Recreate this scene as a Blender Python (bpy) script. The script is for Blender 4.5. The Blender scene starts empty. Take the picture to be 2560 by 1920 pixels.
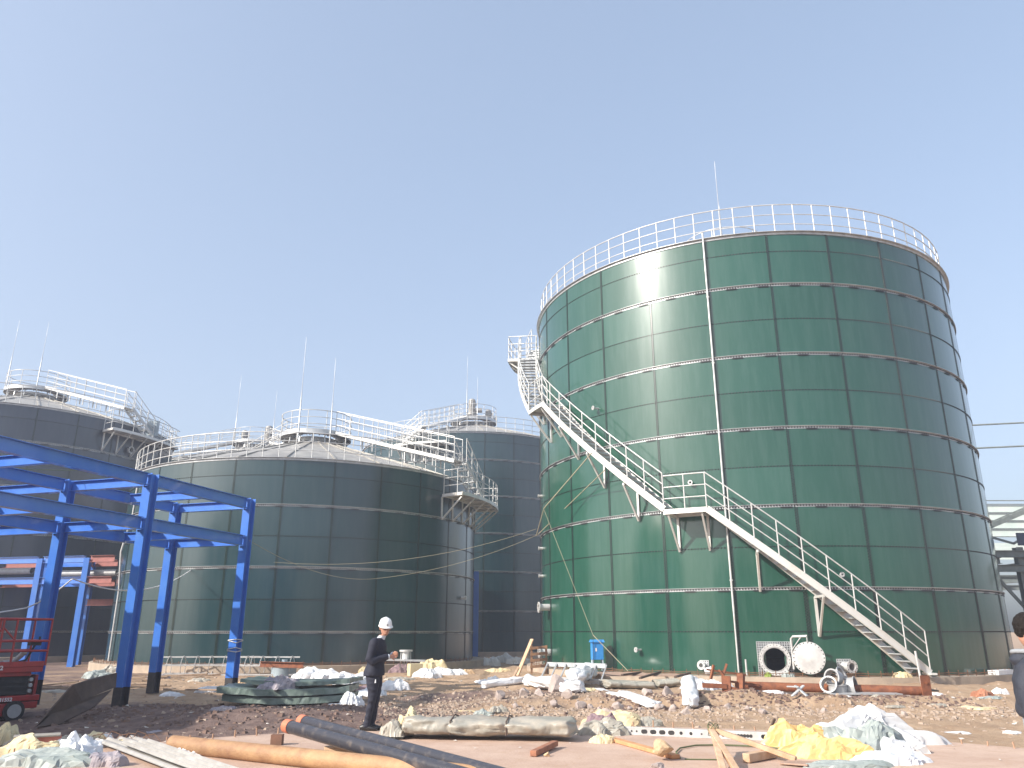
import bpy, bmesh, math, random
from math import sin, cos, pi, radians as rad, hypot, atan2, degrees
from mathutils import Vector as V, Matrix, noise
random.seed(7)
SC = bpy.context.scene
COL = SC.collection
HAZE = .002
H = 1.55                      # eye height of the photographer
F, PITCH = 1948.94, 0.307563  # focal length in photo pixels (2560 wide), upward pitch

# ------------------------------------------------------------------ helpers
def ray(u, v):
    x, w = u - 1280, 960 - v
    return x, F * cos(PITCH) - w * sin(PITCH), F * sin(PITCH) + w * cos(PITCH)
def G(u, v, z=0.0):           # where a photo point meets the level z
    r = ray(u, v); t = (z - H) / r[2]
    return V((r[0] * t, r[1] * t, z))
def A(u, v, D):               # a photo point at distance D
    r = ray(u, v); t = D / hypot(r[0], r[1])
    return V((r[0] * t, r[1] * t, H + r[2] * t))

def tag(o, label=None, cat=None, group=None, kind=None):
    if label: o['label'] = label
    if cat: o['category'] = cat
    if group: o['group'] = group
    if kind: o['kind'] = kind
    return o
def empty(name, loc=(0, 0, 0), rz=0.0, label=None, cat=None, group=None):
    o = bpy.data.objects.new(name, None); COL.objects.link(o)
    o.location = loc; o.rotation_euler = (0, 0, rz); o.empty_display_size = .3
    return tag(o, label, cat, group)

class MB:
    def __init__(s): s.v = []; s.f = []; s.sm = []
    def add(s, vs, fs, smooth=False, M=None):
        n = len(s.v)
        s.v += [tuple(M @ V(p)) if M is not None else tuple(p) for p in vs]
        s.f += [tuple(i + n for i in f) for f in fs]; s.sm += [smooth] * len(fs)
        return s
    def box(s, c, d, M=None):
        x, y, z = c; a, b, h = d[0] / 2, d[1] / 2, d[2] / 2
        vs = [(x - a, y - b, z - h), (x + a, y - b, z - h), (x + a, y + b, z - h), (x - a, y + b, z - h),
              (x - a, y - b, z + h), (x + a, y - b, z + h), (x + a, y + b, z + h), (x - a, y + b, z + h)]
        return s.add(vs, [(3, 2, 1, 0), (4, 5, 6, 7), (0, 1, 5, 4), (1, 2, 6, 5), (2, 3, 7, 6), (3, 0, 4, 7)], M=M)
    def bar(s, p, q, w, h, up=(0, 0, 1)):
        p, q = V(p), V(q); d = (q - p).normalized(); up = V(up)
        r = d.cross(up)
        if r.length < 1e-4: r = d.cross(V((1, 0, 0)))
        r.normalize(); u = r.cross(d)
        vs = [e + r * a * w / 2 + u * b * h / 2 for e in (p, q) for a, b in ((-1, -1), (1, -1), (1, 1), (-1, 1))]
        return s.add(vs, [(3, 2, 1, 0), (4, 5, 6, 7), (0, 1, 5, 4), (1, 2, 6, 5), (2, 3, 7, 6), (3, 0, 4, 7)])
    def hbeam(s, p, q, w, h, t=.014, up=(0, 0, 1)):   # I / H section
        p, q = V(p), V(q); d = (q - p).normalized(); up = V(up); r = d.cross(up).normalized(); u = r.cross(d)
        for k in (-1, 1): s.bar(p + u * k * (h / 2 - t / 2), q + u * k * (h / 2 - t / 2), w, t, up)
        s.bar(p, q, t, h - 2 * t - .002, up); return s
    def tube(s, pts, r, n=8, caps=True, smooth=True, closed=False):
        pts = [V(p) for p in pts]; N = len(pts); rr = r if isinstance(r, (list, tuple)) else [r] * N
        vs = []; fs = []; ref = None
        for i, p in enumerate(pts):
            if closed: d = pts[(i + 1) % N] - pts[i - 1]
            else: d = pts[min(i + 1, N - 1)] - pts[max(i - 1, 0)]
            d.normalize()
            if ref is None: ref = V((0, 0, 1)) if abs(d.z) < .9 else V((1, 0, 0))
            a = ref - d * ref.dot(d)
            if a.length < 1e-5: a = d.orthogonal()
            a.normalize(); b = d.cross(a); ref = a
            vs += [p + (a * cos(2 * pi * k / n) + b * sin(2 * pi * k / n)) * rr[i] for k in range(n)]
        M = N if closed else N - 1
        for i in range(M):
            j = (i + 1) % N
            for k in range(n):
                l = (k + 1) % n; fs.append((i * n + k, i * n + l, j * n + l, j * n + k))
        s.add(vs, fs, smooth)
        if caps and not closed:
            s.add(vs[:n], [tuple(range(n))[::-1]]); s.add(vs[-n:], [tuple(range(n))])
        return s
    def pipe(s, p, q, ro, ri, n=32):                 # hollow pipe with wall
        p, q = V(p), V(q); d = (q - p).normalized(); a = d.orthogonal().normalized(); b = d.cross(a)
        vs = []
        for e, r in ((p, ro), (q, ro), (q, ri), (p, ri)):
            vs += [e + (a * cos(2 * pi * k / n) + b * sin(2 * pi * k / n)) * r for k in range(n)]
        for i, sm in ((0, True), (1, False), (2, True), (3, False)):
            j = (i + 1) % 4
            s.add(vs, [(i * n + k, i * n + (k + 1) % n, j * n + (k + 1) % n, j * n + k) for k in range(n)], sm)
        return s
    def ring(s, R0, R1, z0, z1, t0=0, t1=360, n=180):  # rectangular section swept about the z axis
        full = abs(t1 - t0 - 360) < 1e-6; vs = []; m = n if full else n + 1
        for i in range(m):
            t = rad(t0 + (t1 - t0) * i / n)
            for R, z in ((R0, z0), (R1, z0), (R1, z1), (R0, z1)): vs.append((R * sin(t), -R * cos(t), z))
        for j, (a, b) in enumerate(((0, 1), (1, 2), (2, 3), (3, 0))):
            s.add(vs, [(i * 4 + a, ((i + 1) % m) * 4 + a, ((i + 1) % m) * 4 + b, i * 4 + b) for i in range(n)], j in (1, 3))
        if not full: s.add(vs[:4], [(0, 3, 2, 1)][::-1]); s.add(vs[-4:], [(0, 1, 2, 3)])
        return s
    def build(s, name, mat, parent=None, loc=(0, 0, 0), rot=(0, 0, 0)):
        me = bpy.data.meshes.new(name); me.from_pydata([tuple(p) for p in s.v], [], s.f); me.update()
        me.polygons.foreach_set('use_smooth', s.sm)
        me.materials.append(mat)
        o = bpy.data.objects.new(name, me); COL.objects.link(o)
        o.parent = parent; o.location = loc; o.rotation_euler = rot
        return o
def fixn(o):
    bm = bmesh.new(); bm.from_mesh(o.data); bmesh.ops.remove_doubles(bm, verts=bm.verts, dist=1e-5)
    bmesh.ops.recalc_face_normals(bm, faces=bm.faces); bm.to_mesh(o.data); bm.free(); return o
def join(a, b):
    """put mesh b into mesh a, keeping b's material"""
    bm = bmesh.new(); bm.from_mesh(a.data); n = len(bm.faces); bm.from_mesh(b.data); bm.faces.ensure_lookup_table()
    for f in bm.faces[n:]: f.material_index = 1
    a.data.materials.append(b.data.materials[0]); bm.to_mesh(a.data); bm.free(); bpy.data.objects.remove(b); return a
def C(R, t, z): t = rad(t); return V((R * sin(t), -R * cos(t), z))
def arcpts(R, t0, t1, z0, z1=None, n=None):
    n = n or max(2, int(abs(t1 - t0) / 3)); z1 = z0 if z1 is None else z1
    return [C(R, t0 + (t1 - t0) * i / n, z0 + (z1 - z0) * i / n) for i in range(n + 1)]
def inst(o, parent, loc=None, rot=None):
    c = o.copy(); COL.objects.link(c); c.parent = parent
    if loc is not None: c.location = loc
    if rot is not None: c.rotation_euler = rot
    return c

# ------------------------------------------------------------------ materials
def mat(name, base, rough=.6, metal=0., var=None, vscale=6., bump=0., bscale=20., spec=.5, streak=False, fac=(.35, .65), coat=0, detail=5, alpha=1, trans=0, stretch=None):
    m = bpy.data.materials.new(name); m.use_nodes = True; N = m.node_tree.nodes; L = m.node_tree.links
    b = N['Principled BSDF']; b.inputs['Base Color'].default_value = (*base, 1); b.inputs['Roughness'].default_value = rough
    b.inputs['Metallic'].default_value = metal; b.inputs['Specular IOR Level'].default_value = spec
    b.inputs['Coat Weight'].default_value = coat
    if alpha < 1: b.inputs['Alpha'].default_value = alpha
    if trans: b.inputs['Transmission Weight'].default_value = trans
    tc = N.new('ShaderNodeTexCoord'); mp = N.new('ShaderNodeMapping'); L.new(tc.outputs['Object'], mp.inputs[0])
    if stretch: mp.inputs['Scale'].default_value = stretch
    if var:
        n = N.new('ShaderNodeTexNoise'); n.inputs['Scale'].default_value = vscale; n.inputs['Detail'].default_value = detail; n.inputs['Roughness'].default_value = .65
        L.new(mp.outputs[0], n.inputs[0])
        r = N.new('ShaderNodeValToRGB'); e = r.color_ramp.elements
        e[0].position, e[1].position = fac; e[0].color = (*base, 1); e[1].color = (*var, 1)
        L.new(n.outputs[0], r.inputs[0]); L.new(r.outputs[0], b.inputs['Base Color'])
    if bump:
        n2 = N.new('ShaderNodeTexNoise'); n2.inputs['Scale'].default_value = bscale; n2.inputs['Detail'].default_value = 6
        L.new(mp.outputs[0], n2.inputs[0]); bp = N.new('ShaderNodeBump'); bp.inputs['Strength'].default_value = bump; bp.inputs['Distance'].default_value = .02
        L.new(n2.outputs[0], bp.inputs['Height']); L.new(bp.outputs[0], b.inputs['Normal'])
    return m

def enamel(name, base, dust, rough):
    """glossy enamel of bolted sheets: UV.x = metres round the shell, UV.y = height"""
    m = bpy.data.materials.new(name); m.use_nodes = True; N = m.node_tree.nodes; L = m.node_tree.links
    b = N['Principled BSDF']
    uv = N.new('ShaderNodeUVMap'); sp = N.new('ShaderNodeSeparateXYZ'); L.new(uv.outputs[0], sp.inputs[0])
    def mth(op, a, bb=None):
        n = N.new('ShaderNodeMath'); n.operation = op
        for i, q in enumerate((a, bb)):
            if q is None: continue
            if isinstance(q, (int, float)): n.inputs[i].default_value = q
            else: L.new(q, n.inputs[i])
        return n.outputs[0]
    fx = mth('FLOOR', mth('MULTIPLY', sp.outputs[0], .5)); fy = mth('FLOOR', mth('DIVIDE', sp.outputs[1], 1.2))
    cb = N.new('ShaderNodeCombineXYZ'); L.new(fx, cb.inputs[0]); L.new(fy, cb.inputs[1])
    wn = N.new('ShaderNodeTexWhiteNoise'); wn.noise_dimensions = '2D'; L.new(cb.outputs[0], wn.inputs[0])
    # faint dust, heavier in vertical runs
    mp = N.new('ShaderNodeMapping'); mp.inputs['Scale'].default_value = (3.2, .35, 1); L.new(uv.outputs[0], mp.inputs[0])
    n1 = N.new('ShaderNodeTexNoise'); n1.inputs['Scale'].default_value = 1.2; n1.inputs['Detail'].default_value = 7; n1.inputs['Roughness'].default_value = .7; L.new(mp.outputs[0], n1.inputs[0])
    r1 = N.new('ShaderNodeValToRGB'); r1.color_ramp.elements[0].position = .42; r1.color_ramp.elements[1].position = .8
    r1.color_ramp.elements[0].color = (0, 0, 0, 1); r1.color_ramp.elements[1].color = (.45, .45, .45, 1); L.new(n1.outputs[0], r1.inputs[0])
    # scuffs
    mp2 = N.new('ShaderNodeMapping'); mp2.inputs['Scale'].default_value = (1, 1.6, 1); mp2.inputs['Rotation'].default_value = (0, 0, .5); L.new(uv.outputs[0], mp2.inputs[0])
    n2 = N.new('ShaderNodeTexNoise'); n2.inputs['Scale'].default_value = 3.; n2.inputs['Detail'].default_value = 12; n2.inputs['Roughness'].default_value = .82; n2.inputs['Distortion'].default_value = .6; L.new(mp2.outputs[0], n2.inputs[0])
    r2 = N.new('ShaderNodeValToRGB'); r2.color_ramp.elements[0].position = .70; r2.color_ramp.elements[1].position = .77
    r2.color_ramp.elements[0].color = (0, 0, 0, 1); r2.color_ramp.elements[1].color = (.5, .5, .5, 1); L.new(n2.outputs[0], r2.inputs[0])
    tot = mth('ADD', r1.outputs[0], r2.outputs[0])
    mxp = N.new('ShaderNodeMix'); mxp.data_type = 'RGBA'; mxp.inputs['A'].default_value = (*base, 1); mxp.inputs['B'].default_value = (base[0] * 1.25 + .003, base[1] * 1.25, base[2] * 1.3 + .003, 1)
    L.new(wn.outputs[0], mxp.inputs['Factor'])
    mx = N.new('ShaderNodeMix'); mx.data_type = 'RGBA'; L.new(mxp.outputs['Result'], mx.inputs['A']); mx.inputs['B'].default_value = (*dust, 1)
    L.new(mth('MULTIPLY', tot, .34), mx.inputs['Factor']); L.new(mx.outputs['Result'], b.inputs['Base Color'])
    # each sheet bellies a little differently
    n3 = N.new('ShaderNodeTexNoise'); n3.inputs['Scale'].default_value = .55; n3.inputs['Detail'].default_value = 1.5; n3.noise_dimensions = '4D'
    mp3 = N.new('ShaderNodeMapping'); mp3.inputs['Scale'].default_value = (1.6, .5, 1); L.new(uv.outputs[0], mp3.inputs[0]); L.new(mp3.outputs[0], n3.inputs[0]); L.new(mth('MULTIPLY', wn.outputs[0], 4.), n3.inputs['W'])
    bp = N.new('ShaderNodeBump'); bp.inputs['Strength'].default_value = .22; bp.inputs['Distance'].default_value = .05; L.new(n3.outputs[0], bp.inputs['Height'])
    L.new(bp.outputs[0], b.inputs['Normal'])
    L.new(mth('ADD', mth('MULTIPLY', n1.outputs[0], .10), rough - .07), b.inputs['Roughness'])
    b.inputs['Specular IOR Level'].default_value = .85; b.inputs['Coat Weight'].default_value = .4; b.inputs['Coat Roughness'].default_value = .30
    return m

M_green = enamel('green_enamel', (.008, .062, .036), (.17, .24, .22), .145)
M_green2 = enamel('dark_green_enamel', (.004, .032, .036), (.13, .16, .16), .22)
M_haze_green = enamel('haze_green_enamel', (.012, .024, .040), (.13, .15, .17), .25)  # green enamel with sky reflection and haze put into its base colour
M_lap = mat('lap_edge', (.008, .036, .024), .22, 0, (.014, .046, .032), 30, spec=.9)
M_bolt = mat('bolt_caps', (.010, .011, .012), .5)
M_galv = mat('galvanised_steel', (.62, .63, .63), .38, .35, (.45, .46, .47), 4, .15, 60)
M_white = mat('pale_painted_steel', (.66, .66, .64), .38, .2, (.48, .47, .46), 3, .1, 40)
M_stair = mat('stair_channel', (.66, .65, .62), .42, .2, (.52, .45, .36), 1.6, .1, 30, fac=(.5, .8))
M_roof = mat('roof_sheet', (.42, .40, .36), .5, .25, (.29, .275, .25), 1.5, .1, 10)
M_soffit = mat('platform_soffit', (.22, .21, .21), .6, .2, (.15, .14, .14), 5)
M_conc = mat('foundation_concrete', (.48, .38, .29), .9, 0, (.33, .27, .21), 1.6, .5, 30)
M_rust = mat('rusty_steel', (.30, .105, .045), .75, .1, (.15, .055, .03), 7, .5, 60)
M_rebar = mat('rebar_rust', (.24, .12, .06), .85, 0, (.12, .06, .035), 20)
M_blue = mat('blue_paint', (.035, .16, .58), .3, 0, (.07, .21, .58), 2.2, .08, 30, coat=.5, spec=.8, detail=9, fac=(.4, .72))
M_blackpr = mat('black_primer', (.018, .018, .022), .6, 0, (.05, .04, .04), 8)
M_redpr = mat('red_oxide_primer', (.36, .12, .10), .6, 0, (.27, .09, .075), 4)
M_lift = mat('lift_red_paint', (.42, .03, .028), .4, 0, (.28, .03, .03), 5, .1, 30)
M_dark = mat('black_rubber', (.018, .018, .02), .7, 0, (.035, .033, .033), 12)
M_inner = mat('bore_dark', (.01, .012, .012), .9)
M_ochre = mat('ochre_rust_coat', (.46, .28, .14), .65, 0, (.26, .13, .07), 3, .4, 40, detail=10, fac=(.35, .7), stretch=(1, 1, 1))
M_pipeblk = mat('black_pipe_coat', (.045, .045, .055), .3, 0, (.17, .14, .12), 9, .2, 40, fac=(.52, .78), detail=12)
M_cap = mat('orange_pipe_cap', (.62, .19, .10), .5)
M_wood = mat('raw_timber', (.60, .42, .28), .8, 0, (.46, .29, .17), 5, .3, 60, stretch=(1, 1, 1))
M_wood2 = mat('grey_board', (.13, .085, .065), .85, 0, (.08, .055, .045), 4, .4, 50)
M_redwood = mat('reddish_timber', (.42, .18, .10), .8, 0, (.28, .12, .07), 8, .3, 50)
M_ply = mat('plywood', (.42, .29, .22), .8, 0, (.34, .22, .16), 4, .2, 50)
M_wplast = mat('white_plastic_sheet', (.80, .80, .80), .38, 0, (.66, .67, .69), 3, .3, 12, trans=.0)
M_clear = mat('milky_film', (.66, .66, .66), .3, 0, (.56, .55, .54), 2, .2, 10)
M_yellow = mat('yellow_tarp', (.80, .56, .24), .5, 0, (.72, .46, .17), 2, .3, 12)
M_pyellow = mat('pale_yellow_foam', (.70, .60, .38), .7, 0, (.58, .47, .28), 4, .3, 20)
M_ggreen = mat('grey_green_tarp', (.36, .39, .37), .5, 0, (.27, .31, .29), 3, .3, 14)
M_gfilm = mat('green_grey_film', (.13, .18, .155), .35, 0, (.20, .25, .225), 5, .4, 14)
M_bundle = mat('dusty_wrap_film', (.42, .37, .30), .45, 0, (.30, .29, .25), 3, .4, 14)
M_lilac = mat('lilac_grey_cloth', (.22, .21, .26), .8, 0, (.38, .33, .33), 3, .4, 20)
M_mauve = mat('mauve_cloth', (.22, .15, .17), .85, 0, (.32, .22, .22), 5, .4, 20)
M_rock = mat('broken_concrete', (.46, .38, .34), .95, 0, (.33, .27, .24), 8, .7, 25)
M_sandst = mat('sandy_lump', (.60, .44, .27), .95, 0, (.47, .32, .19), 8, .7, 25)
M_bluebox = mat('bright_blue_box', (.03, .22, .58), .4, 0, (.05, .28, .64), 6)
M_rope = mat('rope', (.36, .32, .22), .9)
M_wire = mat('dark_cable', (.05, .05, .045), .7)
M_gcable = mat('green_hose', (.10, .12, .05), .6)
M_tub = mat('pale_blue_grey_paint', (.36, .44, .49), .5, 0, (.26, .32, .36), 4)
M_grey = mat('grey_fitting', (.46, .46, .46), .5, .2, (.34, .34, .34), 4)
M_motor = mat('motor_grey', (.40, .39, .36), .5, .2, (.3, .29, .28), 4)
M_panel = mat('translucent_cladding', (.58, .68, .63), .5, 0, (.68, .74, .70), .8)
M_steelg = mat('green_grey_steel', (.22, .25, .24), .6, .1, (.16, .18, .17), 3)
M_dkblue = mat('slate_panel', (.05, .07, .11), .6)
M_skin = mat('skin', (.50, .27, .18), .55, 0, (.44, .22, .15), 12)
M_navy = mat('navy_suit', (.012, .014, .028), .8, 0, (.018, .02, .036), 30, .2, 90)
M_shirt = mat('pale_shirt', (.62, .66, .72), .8)
M_helmet = mat('white_helmet', (.82, .83, .83), .3, 0)
M_hair = mat('black_hair', (.010, .008, .008), .8, 0, (.02, .016, .014), 40, .5, 90, spec=.2)
M_shoe = mat('black_leather', (.012, .011, .011), .4)
M_glass = mat('dark_lens', (.02, .02, .025), .1)
M_jacket = mat('charcoal_jacket', (.022, .026, .04), .75, 0, (.035, .04, .055), 14, .3, 50)
M_hood = mat('grey_fleece', (.32, .34, .36), .9, 0, (.25, .27, .29), 20, .4, 60)
M_trous = mat('light_grey_trousers', (.36, .39, .42), .85, 0, (.30, .33, .36), 10)
M_textw = mat('white_lettering', (.72, .70, .70), .6)
M_texty = mat('yellow_lettering', (.68, .55, .08), .6)
M_sticker = mat('grey_label', (.35, .36, .36), .6)
M_paper = mat('paper_scrap', (.70, .66, .60), .8, 0, (.5, .46, .4), 4)

# ------------------------------------------------------------------ ground
def fbm(x, y, s, o=4): return noise.fractal(V((x * s, y * s, 3.3)), 1.0, 2.0, o)
def sst(a, b, x): t = min(1, max(0, (x - a) / (b - a))); return t * t * (3 - 2 * t)
SLAB = (0.63, 5.72, 8.98)
def bump(x, y, cx, cy, rx, ry, h): return h * math.exp(-((x - cx) / rx) ** 2 - ((y - cy) / ry) ** 2)
def zt(x, y):
    d = hypot(x - SLAB[0], y - SLAB[1]) - SLAB[2]
    z = -.02 + .05 * fbm(x, y, .35) + .035 * fbm(x + 9, y, 1.6) + .03 * fbm(x, y + 5, 5., 3)
    edge = 17.9 + .45 * fbm(x, 2.2, .5)              # cut face of the higher ground by the big tank
    t = sst(-1.5, .6, x)
    z += (.17 + .03 * fbm(x, y, 1.)) * sst(edge, edge + .45, y) * t
    z += bump(x, y, -4.6, 15.6, 2.1, .9, .20) + bump(x, y, -6.6, 16.8, 1.6, .9, .14) + bump(x, y, -3.2, 17.0, 1.4, .5, .12)
    z += bump(x, y, -1.2, 20.3, 1.0, .5, .16) + bump(x, y, .4, 21.4, 1.2, .5, .10) + bump(x, y, 4.8, 18.6, 1.0, .35, .14) + bump(x, y, 7.6, 17.8, 1.8, .35, .10)
    if y > 20 and x < -1: z += .08 * sst(20, 29, y)
    # no soil stands above the tank footings' tops
    if d < .5:
        z = min(z, -.03 + .05 * max(0, d)) if d > -.25 else -.3
    return z
def zg(x, y):
    d = hypot(x - SLAB[0], y - SLAB[1])
    return 0.0 if d < SLAB[2] else zt(x, y)
def axis(lo, hi, step, ext):
    a = [lo + step * i for i in range(int((hi - lo) / step) + 1)]; s = step
    up = []; p = a[-1]
    while p < ext: s *= 1.28; p += s; up.append(p)
    dn = []; p = a[0]; s = step
    while p > -ext: s *= 1.28; p -= s; dn.append(p)
    return dn[::-1] + a + up
xs = axis(-15, 14, .11, 1500); ys = axis(9, 30, .11, 1500)
gb = MB(); nx = len(xs)
dark = []
for y in ys:
    for x in xs:
        inn = -60 < x < 60 and -20 < y < 90
        gb.v.append((x, y, zt(x, y) if inn else -.02))
        k = 0
        if inn:
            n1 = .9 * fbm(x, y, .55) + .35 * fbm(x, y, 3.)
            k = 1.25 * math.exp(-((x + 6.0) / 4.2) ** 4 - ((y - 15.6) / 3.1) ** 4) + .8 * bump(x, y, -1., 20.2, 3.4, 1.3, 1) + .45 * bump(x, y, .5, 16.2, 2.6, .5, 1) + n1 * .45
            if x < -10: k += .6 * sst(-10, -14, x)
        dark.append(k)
gb.f = [(j * nx + i, j * nx + i + 1, (j + 1) * nx + i + 1, (j + 1) * nx + i) for j in range(len(ys) - 1) for i in range(nx - 1)]
gb.sm = [True] * len(gb.f)
mg = bpy.data.materials.new('site_soil'); mg.use_nodes = True; N = mg.node_tree.nodes; L = mg.node_tree.links; b = N['Principled BSDF']
b.inputs['Roughness'].default_value = .95; b.inputs['Specular IOR Level'].default_value = .2
at = N.new('ShaderNodeAttribute'); at.attribute_name = 'soil_tone'; tc = N.new('ShaderNodeTexCoord')
n1 = N.new('ShaderNodeTexNoise'); n1.inputs['Scale'].default_value = 1.4; n1.inputs['Detail'].default_value = 9; n1.inputs['Roughness'].default_value = .7; L.new(tc.outputs['Object'], n1.inputs[0])
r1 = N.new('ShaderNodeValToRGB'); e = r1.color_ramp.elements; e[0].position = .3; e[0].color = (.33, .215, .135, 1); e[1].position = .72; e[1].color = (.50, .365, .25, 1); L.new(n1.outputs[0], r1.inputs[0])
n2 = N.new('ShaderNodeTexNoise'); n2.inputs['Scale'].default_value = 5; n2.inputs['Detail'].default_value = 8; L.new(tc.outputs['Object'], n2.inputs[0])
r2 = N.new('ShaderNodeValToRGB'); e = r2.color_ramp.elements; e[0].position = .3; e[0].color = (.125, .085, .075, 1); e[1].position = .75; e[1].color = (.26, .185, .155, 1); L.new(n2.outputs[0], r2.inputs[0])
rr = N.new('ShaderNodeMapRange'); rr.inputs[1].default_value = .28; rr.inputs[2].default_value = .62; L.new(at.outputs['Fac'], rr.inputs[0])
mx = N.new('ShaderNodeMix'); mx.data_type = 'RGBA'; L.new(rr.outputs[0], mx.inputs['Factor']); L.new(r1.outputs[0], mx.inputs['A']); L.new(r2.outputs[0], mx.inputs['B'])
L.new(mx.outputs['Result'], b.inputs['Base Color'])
n3 = N.new('ShaderNodeTexNoise'); n3.inputs['Scale'].default_value = 9; n3.inputs['Detail'].default_value = 12; n3.inputs['Roughness'].default_value = .75; L.new(tc.outputs['Object'], n3.inputs[0])
bp = N.new('ShaderNodeBump'); bp.inputs['Strength'].default_value = .8; bp.inputs['Distance'].default_value = .06; L.new(n3.outputs[0], bp.inputs['Height']); L.new(bp.outputs[0], b.inputs['Normal'])
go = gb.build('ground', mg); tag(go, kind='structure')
aa = go.data.attributes.new('soil_tone', 'FLOAT', 'POINT'); aa.data.foreach_set('value', dark)  # per-vertex weight of the darker soil tone

# round foundation slab the man stands on
ms = bpy.data.materials.new('slab_concrete'); ms.use_nodes = True; N = ms.node_tree.nodes; L = ms.node_tree.links; b = N['Principled BSDF']; b.inputs['Roughness'].default_value = .85
tc = N.new('ShaderNodeTexCoord')
n1 = N.new('ShaderNodeTexNoise'); n1.inputs['Scale'].default_value = .9; n1.inputs['Detail'].default_value = 10; n1.inputs['Roughness'].default_value = .72; L.new(tc.outputs['Object'], n1.inputs[0])
r1 = N.new('ShaderNodeValToRGB'); e = r1.color_ramp.elements; e[0].position = .3; e[0].color = (.41, .27, .20, 1); e[1].position = .7; e[1].color = (.58, .43, .335, 1); L.new(n1.outputs[0], r1.inputs[0])
n0 = N.new('ShaderNodeTexNoise'); n0.inputs['Scale'].default_value = 2.6; n0.inputs['Detail'].default_value = 12; n0.inputs['Roughness'].default_value = .78; n0.inputs['Distortion'].default_value = .8; L.new(tc.outputs['Object'], n0.inputs[0])
r0 = N.new('ShaderNodeValToRGB'); e = r0.color_ramp.elements; e[0].position = .50; e[0].color = (0, 0, 0, 1); e[1].position = .68; e[1].color = (.75, .75, .75, 1); L.new(n0.outputs[0], r0.inputs[0])
mx0 = N.new('ShaderNodeMix'); mx0.data_type = 'RGBA'; L.new(r0.outputs[0], mx0.inputs['Factor']); L.new(r1.outputs[0], mx0.inputs['A']); mx0.inputs['B'].default_value = (.42, .27, .18, 1)
n2 = N.new('ShaderNodeTexNoise'); n2.inputs['Scale'].default_value = 26; n2.inputs['Detail'].default_value = 6; L.new(tc.outputs['Object'], n2.inputs[0])
r2 = N.new('ShaderNodeValToRGB'); e = r2.color_ramp.elements; e[0].position = .60; e[0].color = (0, 0, 0, 1); e[1].position = .75; e[1].color = (.6, .6, .6, 1); L.new(n2.outputs[0], r2.inputs[0])
mx = N.new('ShaderNodeMix'); mx.data_type = 'RGBA'; L.new(r2.outputs[0], mx.inputs['Factor']); L.new(mx0.outputs['Result'], mx.inputs['A']); mx.inputs['B'].default_value = (.34, .22, .14, 1); L.new(mx.outputs['Result'], b.inputs['Base Color'])
bp = N.new('ShaderNodeBump'); bp.inputs['Strength'].default_value = .35; bp.inputs['Distance'].default_value = .02; L.new(n2.outputs[0], bp.inputs['Height']); L.new(bp.outputs[0], b.inputs['Normal'])
sb = MB(); n = 160
vs = [(SLAB[2] * sin(2 * pi * i / n), SLAB[2] * cos(2 * pi * i / n), z) for z in (0, -.35) for i in range(n)] + [(0, 0, 0)]
sb.add(vs, [(2 * n, (i + 1) % n, i) for i in range(n)] + [(i, (i + 1) % n, n + (i + 1) % n, n + i) for i in range(n)])
slab = sb.build('foundation_slab', ms, loc=(SLAB[0], SLAB[1], 0)); fixn(slab)
tag(slab, 'round tan concrete slab in the foreground that the man stands on', 'foundation slab')
rb = MB(); rb.tube([(0, 0, 0), (0, 0, .085)], .012, 6); pz = None
for i in range(64):
    t = rad(-68 + i * 2.15)
    p = (8.86 * sin(t), 8.86 * cos(t), 0)
    if pz is None: pz = rb.build('rebar_stub', mat('dusty_rebar', (.42, .26, .17), .9), slab, p)
    else: c = inst(pz, slab, p); c.rotation_euler = (random.uniform(-.15, .15), random.uniform(-.15, .15), 0); c.scale = (1, 1, random.uniform(.7, 1.3))

# ------------------------------------------------------------------ tanks
def railing(parent, pts, h=1.05, step=.85, mats=None, r=.021, rails=(1., .66, .33), closed=False, postname='railing_post'):
    """handrail along a path of floor points; posts are parts of their own"""
    m = MB()
    for k in rails: m.tube([V(p) + V((0, 0, h * k)) for p in pts], r if k == 1. else r * .85, 6, closed=closed)
    rl = m.build('handrail', M_white, parent)
    P = [V(p) for p in pts] + ([V(pts[0])] if closed else []); L_ = 0; segs = []
    for a, b2 in zip(P, P[1:]): segs.append((L_, a, b2)); L_ += (b2 - a).length
    n = max(1, round(L_ / step)); pm = None; loc = []
    for i in range(n + (0 if closed else 1)):
        d = L_ * i / n; q = None
        for s, a, b2 in segs:
            if d <= s + (b2 - a).length + 1e-6: q = a + (b2 - a) * ((d - s) / max(1e-6, (b2 - a).length)); break
        loc.append(q if q is not None else P[-1])
    mb = MB(); mb.tube([(0, 0, 0), (0, 0, h)], r * .95, 6)
    for q in loc:
        if pm is None: pm = mb.build(postname, M_white, parent, q)
        else: inst(pm, parent, q)
    return rl

def bolt(m, p, nrm, r=.016, h=.016):
    t = nrm.cross(V((0, 0, 1))).normalized(); u = t.cross(nrm)
    a = [p + (t * x + u * y) * r for x, y in ((-1, -1), (1, -1), (1, 1), (-1, 1))]
    b2 = [q * .6 + p * .4 + nrm * h for q in a]
    m.add(a + b2, [(4, 5, 6, 7), (0, 1, 5, 4), (1, 2, 6, 5), (2, 3, 7, 6), (3, 0, 4, 7)])

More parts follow.
